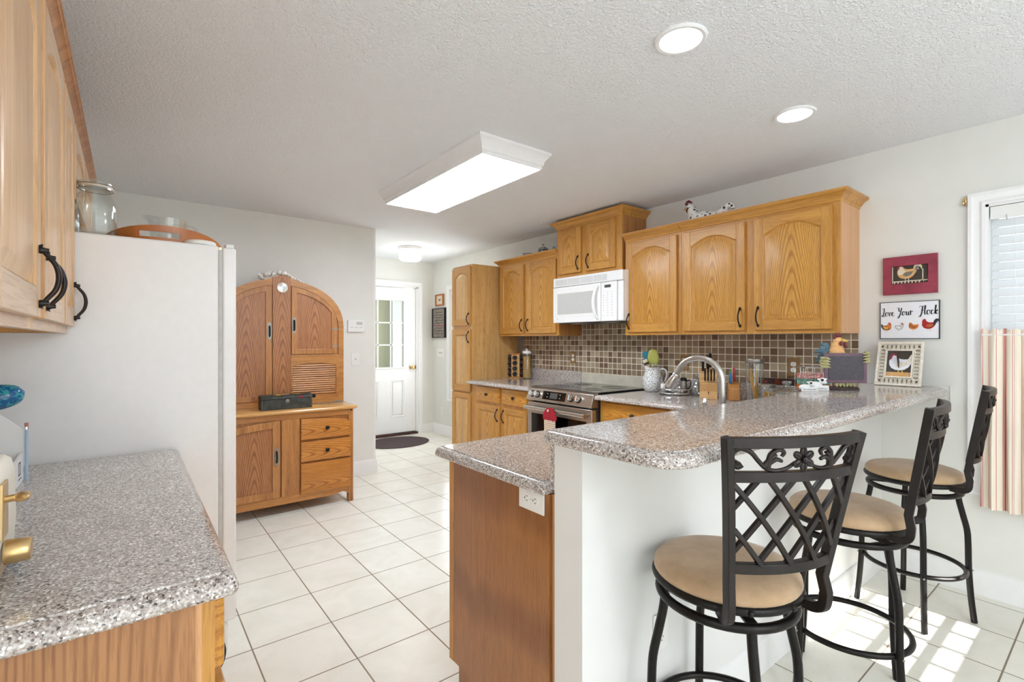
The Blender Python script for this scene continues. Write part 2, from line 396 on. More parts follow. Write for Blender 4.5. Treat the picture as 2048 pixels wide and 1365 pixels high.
# ---------------------------------------------------------------- mesh helpers
class MB:
    def __init__(self): self.v = []; self.f = []; self.m = []; self.uv = {}
    def add(self, vs, fs, mi=0, T=None):
        b = len(self.v)
        self.v += [tuple(T @ Vector(p)) if T else tuple(p) for p in vs]
        for i, f in enumerate(fs):
            self.f.append([b + k for k in f]); self.m.append(mi[i] if isinstance(mi, (list, tuple)) else mi)
        return b
    def box(self, x0, x1, y0, y1, z0, z1, mi=0, T=None):
        vs = [(x, y, z) for x in (x0, x1) for y in (y0, y1) for z in (z0, z1)]
        self.add(vs, [(0, 1, 3, 2), (4, 6, 7, 5), (0, 4, 5, 1), (2, 3, 7, 6), (0, 2, 6, 4), (1, 5, 7, 3)], mi, T)
    def loops(self, loops, mi=0, cap0=True, cap1=True, closed=True, T=None, mis=None):
        """skin a list of equal-length loops"""
        n = len(loops[0]); vs = [p for lp in loops for p in lp]; fs = []; mm = []
        for i in range(len(loops) - 1):
            for j in range(n if closed else n - 1):
                k = (j + 1) % n
                fs.append((i * n + j, i * n + k, (i + 1) * n + k, (i + 1) * n + j)); mm.append(mis[i] if mis else mi)
        if cap0: fs.append(tuple(range(n - 1, -1, -1))); mm.append(mis[0] if mis else mi)
        if cap1: fs.append(tuple((len(loops) - 1) * n + j for j in range(n))); mm.append(mis[-1] if mis else mi)
        self.add(vs, fs, mm, T)
    def lathe(self, prof, seg=24, mi=0, T=None, cap0=True, cap1=True, sx=1, sy=1, mis=None):
        lp = [[(r * cos(2 * pi * k / seg) * sx, r * sin(2 * pi * k / seg) * sy, z) for k in range(seg)] for r, z in prof]
        self.loops(lp, mi, cap0, cap1, T=T, mis=mis)
    def tube(self, path, r=0.01, sides=10, mi=0, closed=False, T=None, flat=None, up=None, roll=0.0):
        """sweep along PATH; r may be a list; flat = (a, b) half sizes of a rectangular bar"""
        P = [Vector(p) for p in path]; n = len(P); R = r if isinstance(r, (list, tuple)) else [r] * n
        tan = []
        for i in range(n):
            a = P[(i - 1) % n] if (closed or i > 0) else P[i]; b = P[(i + 1) % n] if (closed or i < n - 1) else P[i]
            d = b - a; tan.append(d.normalized() if d.length > 1e-9 else Vector((0, 0, 1)))
        ref = Vector(up) if up else (Vector((0, 0, 1)) if abs(tan[0].z) < 0.9 else Vector((0, 1, 0)))
        loops = []; u = None
        for i in range(n):
            t_ = tan[i]
            if u is None or up: u = (ref - t_ * ref.dot(t_))
            else: u = u - t_ * u.dot(t_)
            if u.length < 1e-6: u = t_.orthogonal()
            u.normalize(); w = t_.cross(u)
            lp = []
            if flat:
                fl = flat[i] if isinstance(flat[0], (list, tuple)) else flat
                for a, b in ((1, 1), (-1, 1), (-1, -1), (1, -1)): lp.append(tuple(P[i] + w * fl[0] * a + u * fl[1] * b))
            else:
                for k in range(sides):
                    th = 2 * pi * k / sides + roll
                    lp.append(tuple(P[i] + u * R[i] * cos(th) + w * R[i] * sin(th)))
            loops.append(lp)
        if closed: loops.append(loops[0]); self.loops(loops, mi, False, False, T=T)
        else: self.loops(loops, mi, T=T)
    def torus(self, R, r, c=(0, 0, 0), seg=40, sides=10, mi=0, T=None):
        self.tube([(c[0] + R * cos(2 * pi * k / seg), c[1] + R * sin(2 * pi * k / seg), c[2]) for k in range(seg)], r, sides, mi, True, T)
    def ball(self, c, r, seg=12, rings=8, mi=0, s=(1, 1, 1), T=None):
        prof = [(max(1e-4, sin(pi * k / rings)), -cos(pi * k / rings)) for k in range(rings + 1)]
        lp = [[(c[0] + q * r * s[0] * cos(2 * pi * k / seg), c[1] + q * r * s[1] * sin(2 * pi * k / seg), c[2] + z * r * s[2]) for k in range(seg)] for q, z in prof]
        self.loops(lp, mi, T=T)
    def prism(self, poly, z0, z1, mi=0, T=None):
        """poly in xy extruded along z"""
        self.loops([[(x, y, z0) for x, y in poly], [(x, y, z1) for x, y in poly]], mi, T=T)
    def prismY(self, poly, y0, y1, mi=0, T=None):
        """poly in xz extruded along y"""
        self.loops([[(x, y1, z) for x, z in poly], [(x, y0, z) for x, z in poly]], mi, T=T)
    def slab(self, poly, radii, ztop, prof, mi=0):
        """worktop: poly (ccw) with corner radii (negative: a concave corner) and an edge profile [(inset, z)] from top to bottom"""
        rr = lambda d: [0 if r == 0 else (max(r - d, 0.0008) if r > 0 else -r + d) for r in radii]
        lp = [[(x, y, ztop + z) for x, y in rounded(inset(poly, d), rr(d))] for d, z in prof]
        self.loops(lp[::-1], mi)
    def sweep(self, path, prof, mi=0, closed=False, z=0.0, T=None):
        """moulding: prof [(out, up)] carried along a plan path (out = to the right of travel)"""
        n = len(path); lp = []
        for i in range(n):
            p = Vector(path[i]); a = Vector(path[(i - 1) % n]); b = Vector(path[(i + 1) % n])
            d1 = (p - a).normalized() if (closed or i > 0) else (b - p).normalized()
            d2 = (b - p).normalized() if (closed or i < n - 1) else d1
            n1 = Vector((d1.y, -d1.x)); n2 = Vector((d2.y, -d2.x)); m_ = (n1 + n2)
            m_ = m_ / max(0.2, m_.dot(n1)) if m_.length > 1e-6 else n1
            lp.append([(p.x + m_.x * o, p.y + m_.y * o, z + u) for o, u in prof])
        if closed: lp.append(lp[0])
        self.loops(lp, mi, not closed, not closed, T=T)
    def build(self, name, mats, parent=None, loc=(0, 0, 0), rot=(0, 0, 0), smooth=35, bevel=0.0, seg=2):
        me = bpy.data.meshes.new(name); me.from_pydata(self.v, [], self.f)
        bm = bmesh.new(); bm.from_mesh(me); bmesh.ops.recalc_face_normals(bm, faces=bm.faces[:]); bm.to_mesh(me); bm.free()
        for m_ in (mats if isinstance(mats, (list, tuple)) else [mats]): me.materials.append(M[m_] if isinstance(m_, str) else m_)
        me.polygons.foreach_set('material_index', self.m)
        if smooth:
            me.shade_smooth(); me.set_sharp_from_angle(angle=radians(smooth))
        me.update()
        o = bpy.data.objects.new(name, me); COL.objects.link(o)
        o.location = loc; o.rotation_euler = rot
        if parent: o.parent = parent
        if bevel:
            b = o.modifiers.new('edge', 'BEVEL'); b.width = bevel; b.segments = seg; b.limit_method = 'ANGLE'; b.angle_limit = radians(40)
            b.harden_normals = False
        return o

def inset(poly, d):
    n = len(poly); out = []
    for i in range(n):
        p = Vector(poly[i]); a = Vector(poly[i - 1]); b = Vector(poly[(i + 1) % n])
        d1 = (p - a).normalized(); d2 = (b - p).normalized()
        n1 = Vector((-d1.y, d1.x)); n2 = Vector((-d2.y, d2.x)); m_ = n1 + n2
        m_ = m_ / max(0.25, m_.dot(n1))
        out.append((p.x + m_.x * d, p.y + m_.y * d))
    return out
def rounded(poly, radii, k=6):
    """ccw polygon with the given corner radii"""
    n = len(poly); out = []
    for i in range(n):
        r = radii[i]; p = Vector(poly[i])
        if r <= 0: out.append(tuple(p)); continue
        a = (Vector(poly[i - 1]) - p).normalized(); b = (Vector(poly[(i + 1) % n]) - p).normalized()
        ang = a.angle(b); t_ = r / math.tan(ang / 2)
        p0, p1 = p + a * t_, p + b * t_
        c = p + (a + b).normalized() * (r / sin(ang / 2))
        a0 = math.atan2(p0.y - c.y, p0.x - c.x); a1 = math.atan2(p1.y - c.y, p1.x - c.x)
        while a1 - a0 > pi: a1 -= 2 * pi
        while a1 - a0 < -pi: a1 += 2 * pi
        for j in range(k + 1):
            th = a0 + (a1 - a0) * j / k; out.append((c.x + r * cos(th), c.y + r * sin(th)))
    return out
def bez(pts, n=8):
    """smooth curve through the points (Catmull-Rom)"""
    P = [Vector(p) for p in pts]; out = []
    for i in range(len(P) - 1):
        p0 = P[i - 1] if i else P[i] * 2 - P[i + 1]; p1, p2 = P[i], P[i + 1]
        p3 = P[i + 2] if i + 2 < len(P) else P[i + 1] * 2 - P[i]
        for j in range(n):
            t_ = j / n
            out.append(tuple(0.5 * ((2 * p1) + (p2 - p0) * t_ + (2 * p0 - 5 * p1 + 4 * p2 - p3) * t_ ** 2 + (3 * p1 - p0 - 3 * p2 + p3) * t_ ** 3)))
    out.append(tuple(P[-1])); return out
def thing(name, label, cat, loc=(0, 0, 0), rz=0.0, group=None):
    o = bpy.data.objects.new(name, None); o.empty_display_size = 0.05
    COL.objects.link(o); o.location = loc; o.rotation_euler = (0, 0, rz)
    o['label'] = label; o['category'] = cat
    if group: o['group'] = group
    return o
def tag(o, label, cat, group=None, kind=None):
    o['label'] = label; o['category'] = cat
    if group: o['group'] = group
    if kind: o['kind'] = kind
    return o
def structure(o, label, cat):
    o['kind'] = 'structure'; o['label'] = label; o['category'] = cat; return o
def kids(o): return [c for c in bpy.data.objects if c.parent is o]
def dup(root, loc, rz, label):
    r = root.copy(); COL.objects.link(r); r.location = loc; r.rotation_euler = (0, 0, rz); r['label'] = label
    def rec(a, b):
        for ch in kids(a):
            c = ch.copy(); COL.objects.link(c); c.parent = b; rec(ch, c)
    rec(root, r); return r
T3 = Matrix.Translation
def RZ(a): return Matrix.Rotation(a, 4, 'Z')
def RX(a): return Matrix.Rotation(a, 4, 'X')
def RY(a): return Matrix.Rotation(a, 4, 'Y')

# ================================================================ the setting
XW, YH, YD, ZC = 3.485, 4.73, 6.31, 2.44      # stove wall, hall wall, door wall, ceiling height
def wallbox(name, boxes, mat, label):
    m = MB()
    for b in boxes: m.box(*b)
    return structure(m.build(name, mat, smooth=0), label, 'wall')
m = MB(); m.box(-2.3, 3.62, -2.6, 6.43, -0.08, 0)
structure(m.build('floor', 'floor', smooth=0), 'cream ceramic tile floor with dark grout lines', 'floor')
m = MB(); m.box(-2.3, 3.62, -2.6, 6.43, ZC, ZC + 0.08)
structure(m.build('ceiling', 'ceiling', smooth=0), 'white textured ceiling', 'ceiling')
# stove wall with two windows in it
def wall_with_holes(x0, x1, y0, y1, holes, axis='Y'):
    """boxes of a wall running along AXIS with (a0, a1, z0, z1) openings"""
    out = []; cur = y0
    for a0, a1, z0, z1 in sorted(holes):
        out.append((cur, a0, 0, ZC)); out.append((a0, a1, 0, z0)) if z0 > 0 else None
        out.append((a0, a1, z1, ZC)); cur = a1
    out.append((cur, y1, 0, ZC))
    if axis == 'Y': return [(x0, x1, a, b, c, d) for a, b, c, d in out]
    return [(a, b, x0, x1, c, d) for a, b, c, d in out]
WIN1 = (-0.36, 0.485, 0.585, 2.02); WIN2 = (5.02, 5.83, 0.55, 2.02)
wallbox('wall_right', wall_with_holes(XW, XW + 0.12, -2.5, 6.43, [WIN1, WIN2]), 'wall2', 'off-white wall behind the stove run and window')
wallbox('wall_left', [(-0.61, -0.49, 0.55, YH, 0, ZC)], 'wall', 'off-white wall behind the left cabinets')
wallbox('wall_back', [(-0.61, 1.955, YH, YH + 0.12, 0, ZC), (1.835, 1.955, YH + 0.12, YD, 0, ZC)], 'wall', 'off-white wall behind the arched oak cabinet')
wallbox('wall_entry', wall_with_holes(YD, YD + 0.12, 1.835, XW, [(2.265, 3.237, 0, 2.075)], 'X'), 'wall', 'off-white wall around the entry door')
wallbox('wall_dining', [(-2.2, -0.61, 0.55, 0.67, 0, ZC)] + [(-2.3, -2.2, -2.6, 0.67, 0, 0.9), (-2.3, -2.2, -2.6, 0.67, 2.1, ZC), (-2.3, -2.2, -2.6, -1.9, 0.9, 2.1), (-2.3, -2.2, 0.1, 0.67, 0.9, 2.1)], 'wall', 'off-white dining end wall')
wallbox('wall_near', wall_with_holes(-2.52, -2.40, -2.2, XW, [(-0.6, 2.2, 0, 2.1), (2.42, 3.13, 1.75, 2.14)], 'X'), 'wall', 'off-white wall behind the photographer')
# half wall that carries the bar
wallbox('wall_bar', [(0.97, XW, 0.93, 1.04, 0, 1.029)], 'kneepaint', 'smooth white half wall under the raised granite bar')

# baseboards
BB = [(0, 0), (0.016, 0), (0.016, 0.095), (0.012, 0.108), (0.012, 0.116), (0.006, 0.128), (0, 0.132)]
def baseboard(name, path):
    m = MB(); m.sweep(path, BB); return structure(m.build(name, 'trim', smooth=30), 'white moulded baseboard', 'baseboard')
baseboard('baseboard_right', [(XW, 0.93), (XW, -2.4)])
baseboard('baseboard_bar', [(0.972, 0.93), (XW - 0.016, 0.93)])
baseboard('baseboard_back', [(1.50, YH), (1.955, YH), (1.955, YD)])
baseboard('baseboard_entry', [(3.296, YD), (XW, YD), (XW, 4.81)])

# window casing, sash, blind
CS = [(0, 0), (0, 0.018), (0.012, 0.020), (0.022, 0.014), (0.040, 0.016), (0.052, 0.022), (0.066, 0.022), (0.066, 0)]
def casing(name, rect, xface, out_sign, parent=None, axis='Y', stool=False):
    """picture-frame casing around rect (a0, a1, z0, z1) on a wall face; stands out by out_sign along the wall normal"""
    a0, a1, z0, z1 = rect; m = MB()
    base = [(a0, z0), (a1, z0), (a1, z1), (a0, z1)]
    lp = []
    for o, h in CS:
        pts = [(a0 - o, z0 - o), (a1 + o, z0 - o), (a1 + o, z1 + o), (a0 - o, z1 + o)]
        if axis == 'Y': lp.append([(xface + out_sign * h, a, z) for a, z in pts])
        else: lp.append([(a, xface + out_sign * h, z) for a, z in pts])
    m.loops(lp + [lp[0]], cap0=False, cap1=False)
    return m
def window_unit(name, rect, label, slats_from, x=XW):
    a0, a1, z0, z1 = rect
    root = thing(name, label, 'window'); root['kind'] = 'structure'
    casing(name, rect, x, -1).build('window_casing', 'trim', root, smooth=25)
    m = MB()   # jamb lining and sash
    for y0, y1, c0, c1 in ((a0, a0 + 0.012, z0, z1), (a1 - 0.012, a1, z0, z1), (a0, a1, z0, z0 + 0.012), (a0, a1, z1 - 0.012, z1)):
        m.box(x - 0.004, x + 0.11, y0, y1, c0, c1)
    m.build('window_jamb', 'trim', root, smooth=0)
    m = MB(); zm = (z0 + z1) / 2; s = 0.04
    for y0, y1, c0, c1 in ((a0 + .012, a0 + s, z0, z1), (a1 - s, a1 - .012, z0, z1), (a0, a1, z0 + .012, z0 + s), (a0, a1, z1 - s, z1 - .012), (a0, a1, zm - .02, zm + .02)):
        m.box(x + 0.07, x + 0.10, y0 + .0, y1, c0, c1)
    m.build('window_sash', 'trim', root, smooth=0)
    m = MB(); m.box(x + 0.083, x + 0.087, a0 + 0.02, a1 - 0.02, z0 + 0.02, z1 - 0.02); m.build('window_glass', 'pane', root, smooth=0)
    return root
window_unit('window_1', WIN1, 'white framed window over the bar stools', 1)
window_unit('window_2', WIN2, 'white framed window beside the pantry', 1)
def blind(name, label, a0, a1, ztop, zbot, x, tilt=radians(62), pitch=0.0445, w=0.048, rail_mat='trim'):
    root = thing(name, label, 'blind', (x, (a0 + a1) / 2, ztop)); hw = (a1 - a0) / 2
    m = MB(); m.box(-0.03, 0.03, -hw, hw, -0.055, 0); m.box(-0.034, -0.03, -hw, hw, -0.066, 0); m.build('headrail', 'whiteplastic', root, bevel=0.002)
    m = MB(); z = -0.085
    while z > zbot - ztop:
        dx, dz = cos(tilt) * w / 2, sin(tilt) * w / 2; t = 0.0015
        m.loops([[(-dx, yy, z - dz), (dx, yy, z + dz), (dx - t, yy, z + dz + t), (-dx - t, yy, z - dz + t)] for yy in (-hw + .004, hw - .004)])
        z -= pitch
    m.build('slats', 'slat', root, smooth=0)
    for yy in (hw - 0.09, -hw + 0.09): m = MB(); m.tube([(-0.022, yy, -0.06), (-0.022, yy, zbot - ztop)], 0.0012, 5); m.build('ladder_cord', 'whiteplastic', root)
    m = MB(); m.tube([(-0.036, hw - 0.06, -0.05), (-0.036, hw - 0.062, -0.078)], 0.003, 6); m.build('tilt_hook', 'lightgrey', root)
    return root
blind('window_blind', 'white two inch slatted blind above the red striped curtain', WIN1[0] + .016, WIN1[1] - .016, 2.006, 1.05, XW + 0.036)
blind('window_blind', 'white slatted blind in the window beside the pantry', WIN2[0] + .016, WIN2[1] - .016, 2.006, 0.60, XW + 0.036)

# cafe curtain
root = thing('cafe_curtain', 'cream cafe curtain with red ticking stripes hanging over the window beside the stools', 'curtain', (3.425, 0.06, 1.375))
def cloth():
    m = MB(); hw = 0.435; n = 170; rows = [(0.0, 0.010), (-0.012, 0.010), (-0.02, 0.005), (-0.034, 0.004), (-0.045, 0.009), (-0.3, 0.014), (-0.6, 0.018), (-0.88, 0.02), (-0.905, 0.021)]
    for side in (0, 1):
        lp = []
        for z, amp in rows:
            l = []
            for i in range(n + 1):
                s = i / n; ph = 2 * pi * s * 13
                yy = hw - s * 2 * hw; xx = amp * (sin(ph) + 0.35 * sin(ph * 2.3 + 1.2)) * (1 if z < -0.05 else 1.0) + side * 0.0015
                l.append((xx - (0.004 if z < -0.5 else 0), yy + 0.004 * sin(ph + z * 4), z + (0.006 * sin(ph * 1.7) if z == 0 else 0) - 0.012 * s * (1 if z < -0.8 else 0)))
            lp.append(l)
        m.loops(lp, 0, False, False, closed=False)
    return m, n, len(rows)
cm, n_, rr = cloth()
co = cm.build('curtain_panel', 'ticking', root, smooth=60)
uv = co.data.uv_layers.new(name='UVMap')
for lp_ in co.data.loops:
    yv = co.data.vertices[lp_.vertex_index].co.y
    uv.data[lp_.index].uv = ((0.435 - yv) / 0.87 * 10.0 + 0.45, co.data.vertices[lp_.vertex_index].co.z)
m = MB(); m.tube([(0.0, 0.43, -0.027), (0.0, -0.43, -0.027)], 0.004, 8); m.tube([(0, 0.43, -0.027), (0.05, 0.425, -0.027)], 0.003, 6); m.tube([(0, -0.43, -0.027), (0.05, -0.425, -0.027)], 0.003, 6)
m.build('curtain_rod', 'trim', root)

# entry door with nine lights
root = thing('door_1', 'white half-glass entry door with brass knob', 'door'); root['kind'] = 'structure'
m = MB(); x0, x1, yd = 2.285, 3.217, YD + 0.03
gx = [2.472, 2.658, 2.845, 3.031]; gz = [0.95, 1.257, 1.563, 1.87]
for b in ((x0, gx[0], 0.038, 2.05), (gx[3], x1, 0.038, 2.05), (gx[0], gx[3], 0.038, gz[0]), (gx[0], gx[3], gz[3], 2.05)): m.box(b[0], b[1], yd, yd + 0.044, b[2], b[3])
m.build('door_leaf', 'trim', root, smooth=0)
m = MB()
for xa in gx[1:3]: m.box(xa - 0.009, xa + 0.009, yd + 0.004, yd + 0.018, gz[0], gz[3])
for za in gz[1:3]: m.box(gx[0], gx[3], yd + 0.004, yd + 0.018, za - 0.009, za + 0.009)
casing('x', (gx[0] + .002, gx[3] - .002, gz[0] + .002, gz[3] - .002), yd, -1, axis='X')
lp = []
for o, h in ((0, -0.004), (0, 0.010), (0.012, 0.012), (0.026, 0.006), (0.030, 0.0)):
    lp.append([(gx[0] - o, yd - h, gz[0] - o), (gx[3] + o, yd - h, gz[0] - o), (gx[3] + o, yd - h, gz[3] + o), (gx[0] - o, yd - h, gz[3] + o)])
m.loops(lp, cap0=False, cap1=False)
m.build('muntins', 'trim', root, smooth=25)
m = MB(); m.box(gx[0], gx[3], yd + 0.019, yd + 0.023, gz[0], gz[3]); m.build('door_glass', 'pane', root, smooth=0)
m = MB()
for px0, px1 in ((2.462, 2.672), (2.835, 3.045)):
    pz0, pz1 = 0.255, 0.775; lp = []
    for o, h in ((0, 0), (0.010, 0.007), (0.022, 0.001), (0.030, -0.0), (0.034, 0.0), (0.052, 0.006)):
        lp.append([(px0 + o, yd - h, pz0 + o), (px1 - o, yd - h, pz0 + o), (px1 - o, yd - h, pz1 - o), (px0 + o, yd - h, pz1 - o)])
    m.loops(lp, cap0=False, cap1=True)
m.build('door_panel', 'trim', root, smooth=20)
m = MB(); m.lathe([(0.028, 0), (0.030, 0.006), (0.014, 0.010), (0.012, 0.028), (0.026, 0.038), (0.031, 0.052), (0.026, 0.066), (0.010, 0.072)], 18, T=T3((3.155, yd, 0.94)) @ RX(radians(90)))
m.build('door_knob', 'brass', root)
m = MB(); m.box(3.212, 3.222, yd - 0.006, yd + 0.03, 0.915, 0.965); m.build('door_latch', 'darkwood', root)
m = MB(); m.box(2.265, 3.237, YD - 0.01, YD + 0.10, 0.0, 0.03); m.build('door_threshold', 'darkwood', root, smooth=0)
m = MB()   # door casing: two legs and a head
xa, xb, zt = 2.265, 3.237, 2.075; lp = []
for o, h in CS:
    lp.append([(xa - o, YD - h, 0), (xa - o, YD - h, zt + o), (xb + o, YD - h, zt + o), (xb + o, YD - h, 0)])
m.loops(lp + [lp[0]], cap0=False, cap1=False, closed=False)
for b in ((xa, xa + 0.018, 0.0, zt), (xb - 0.018, xb, 0.0, zt), (xa, xb, zt - 0.018, zt)): m.box(b[0], b[1], YD, YD + 0.11, b[2], b[3])
m.build('door_casing', 'trim', root, smooth=25)
# porch room behind the glass
wallbox('wall_porch', [(1.6, 5.3, 8.6, 8.72, 0, 0.78), (1.6, 5.3, 8.6, 8.72, 1.70, ZC), (1.6, 3.93, 8.6, 8.72, 0.78, 1.70), (4.8, 5.3, 8.6, 8.72, 0.78, 1.70), (1.5, 1.6, 6.43, 8.7, 0, ZC), (5.3, 5.4, 6.43, 8.7, 0, ZC), (3.62, 5.4, 6.31, 6.43, 0, ZC)], 'sunglass', 'pale green wall of the porch seen through the entry door glass')
m = MB(); m.box(1.5, 5.4, 6.43, 8.72, -0.08, -0.002); structure(m.build('floor_porch', 'floor', smooth=0), 'tile floor of the porch beyond the door', 'floor')
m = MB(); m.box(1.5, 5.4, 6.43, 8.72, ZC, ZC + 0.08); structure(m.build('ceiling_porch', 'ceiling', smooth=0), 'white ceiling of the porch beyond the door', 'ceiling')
b = blind('porch_blind', 'white slatted blind seen through the right column of door panes', -0.43, 0.43, 1.69, 0.82, 8.55)
b.location = (4.365, 8.56, 1.69); b.rotation_euler = (0, 0, radians(90))
# invented patio door and a transom shaped for the sun patch, behind the camera
root = thing('invented_patio_door', 'invented white framed patio door behind the dining end', 'door'); root['kind'] = 'structure'
m = MB()
for b in ((-0.6, -0.53, 0, 2.1), (2.13, 2.2, 0, 2.1), (0.765, 0.835, 0, 2.1), (-0.6, 2.2, 0.0, 0.08), (-0.6, 2.2, 2.03, 2.1)): m.box(b[0], b[1], -2.50, -2.44, b[2], b[3])
m.build('door_frame', 'trim', root, smooth=0)
m = MB(); n_ = 150  # curtain added to keep direct sun out at the patio door
for side in (0, 1): m.loops([[(-0.64 + 2.88 * i / n_, -2.40 + 0.022 * sin(i * 0.95) + side * 0.002, z) for i in range(n_ + 1)] for z in (0.03, 2.16)], 0, False, False, closed=False)
tag(m.build('sun_block_curtain', 'sheer', smooth=60), 'white curtain added to block sun at the invented patio door behind the photographer', 'curtain')
root = thing('window_3', 'small transom window shaped for the sun patch, with white muntins behind the photographer', 'window'); root['kind'] = 'structure'
m = MB()
for xx in (2.42, 2.60, 2.78, 2.95, 3.105): m.box(xx, xx + 0.026, -2.48, -2.455, 1.75, 2.14)
for zz in (1.75, 1.835, 1.93, 2.025, 2.118): m.box(2.42, 3.13, -2.48, -2.455, zz, zz + 0.022)
m.build('window_muntins', 'trim', root, smooth=0)

# plate trims where the bar meets the wall
m = MB(); m.box(XW - 0.012, XW, 0.615, 0.93, 0.934, 1.075); m.box(XW - 0.016, XW - 0.012, 0.615, 0.624, 0.934, 1.075)
structure(m.build('trim_1', 'wall2', smooth=0, bevel=0.002), 'off-white plate behind the end of the granite bar', 'trim')

m = MB(); m.box(1.934, 1.957, YH - 0.002, YH + 0.118, 0.0, ZC - 0.001)
structure(m.build('trim_3', 'trim', smooth=0), 'narrow white corner strip at the end of the hall wall', 'trim')
# ================================================================ ceiling lights
root = thing('fluorescent_light', 'long boxed white ceiling light with crown moulding frame over the kitchen', 'ceiling light', (1.735, 2.845, 2.347))
fx, fy = 0.207, 0.63
m = MB(); m.sweep([(-fx, -fy), (fx, -fy), (fx, fy), (-fx, fy)], [(0, 0), (0.006, -0.004), (0.010, 0.0), (0.011, 0.014), (0.018, 0.020), (0.022, 0.042), (0.036, 0.062), (0.046, 0.074), (0.052, 0.078), (0.052, 0.093), (0, 0.093)], closed=True)
m.build('light_frame', 'trim', root, smooth=25)
m = MB(); m.box(-fx, fx, -fy, fy, -0.001, 0.004); m.build('diffuser', 'diffuser', root, smooth=0)
for xx, lab in ((1.614, 'round recessed ceiling light, the one nearer the long boxed light'), (2.594, 'round recessed ceiling light, the one nearer the window')):
    root = thing('recessed_light', lab, 'ceiling light', (xx, 1.047, ZC), group='recessed ceiling lights')
    m = MB(); m.lathe([(0.094, 0.0), (0.094, -0.004), (0.088, -0.009), (0.076, -0.008), (0.072, 0.0)], 40, cap0=False, cap1=False); m.build('trim_ring', 'trim', root)
    m = MB(); m.lathe([(0.074, -0.006), (0.05, -0.0065), (0.002, -0.007)], 40, cap0=False); m.build('lens', 'diffuser2', root)
root = thing('added_fill_globe', 'added white globe lamp out of view, brightening the ceiling from the dining end', 'pendant lamp', (1.1, -1.25, ZC))  # unseen lamp added to lift the ceiling and even out the room
m = MB(); m.lathe([(0.06, 0), (0.06, -0.02), (0.006, -0.026), (0.006, -0.42), (0.03, -0.43), (0.03, -0.46)], 24); m.build('fill_globe_stem', 'trim', root)
m = MB(); m.ball((0, 0, -0.60), 0.16, 28, 16); m.build('fill_globe_ball', 'fill_glow', root)
root = thing('drum_light', 'small round glass ceiling light near the entry door', 'ceiling light', (2.67, 5.40, ZC))
m = MB(); m.lathe([(0.14, 0), (0.146, -0.012), (0.140, -0.035), (0.132, -0.04)], 36); m.build('canopy_ring', 'trim', root)
m = MB(); m.lathe([(0.125, -0.036), (0.134, -0.05), (0.136, -0.10), (0.130, -0.14), (0.11, -0.158), (0.05, -0.166), (0.002, -0.167)], 36, cap0=False); m.build('glass_shade', 'diffuser3', root)
m = MB()
for k in range(3): m.ball((0.147 * cos(k * 2.1 + 3.9), 0.147 * sin(k * 2.1 + 3.9), -0.028), 0.006, 8, 5)
m.build('set_screw', 'brass', root)

# ================================================================ cabinet parts
CROWN = [(0, -0.004), (0.004, 0), (0.006, 0.010), (0.014, 0.016), (0.024, 0.030), (0.036, 0.040), (0.042, 0.042), (0.046, 0.048), (0.050, 0.050), (0.050, 0.060), (0, 0.060)]
def arch_loop(hw, z0, zs, rise, d, n=16):
    """opening inset by d: lower left, lower right, then the arch from right to left"""
    pts = [(-hw + d, z0 + d), (hw - d, z0 + d)]
    for k in range(n + 1):
        s = 1 - 2 * k / n
        sh = min(1.0, max(0.0, (1 - abs(s)) / 0.06)); q = s / 0.94 if abs(s) < 0.94 else (1 if s > 0 else -1)
        pts.append((s * (hw - d), zs - d + rise * (1 - q * q) * (1 if rise else 0)))
    return pts
def bow_pull(parent, x, y, z, L=0.125, mat='bronze', vert=True, name='handle'):
    m = MB(); h = L / 2
    pa = bez([(0, 0, h), (0, -0.004, h * 0.9), (0, -0.012, h * 0.72), (0, -0.026, h * 0.40), (0, -0.031, 0), (0, -0.026, -h * 0.40), (0, -0.012, -h * 0.72), (0, -0.004, -h * 0.9), (0, 0, -h)], 4)
    n = len(pa); rr = []
    for i in range(n):
        s = abs(2 * i / (n - 1) - 1); rr.append(0.0036 + 0.0018 * (1 - s) + (0.0045 * max(0, (s - 0.8) / 0.2)))
    m.tube(pa, rr, 8)
    for s in (1, -1):
        m.lathe([(0.007, 0), (0.0078, 0.004), (0.0052, 0.010), (0.0045, 0.016)], 10, T=T3((0, 0, s * h * 0.86)) @ RX(radians(90)))
    return m.build(name, mat, parent, loc=(x, y, z), smooth=50)
def knob(parent, x, y, z, mat='bronze', r=0.016):
    m = MB(); m.lathe([(0.009, 0), (0.006, 0.006), (0.006, 0.012), (r * 0.9, 0.016), (r, 0.021), (r * 0.75, 0.027), (0.004, 0.029)], 16, T=RX(radians(90)))
    return m.build('knob', mat, parent, loc=(x, y, z), smooth=50)
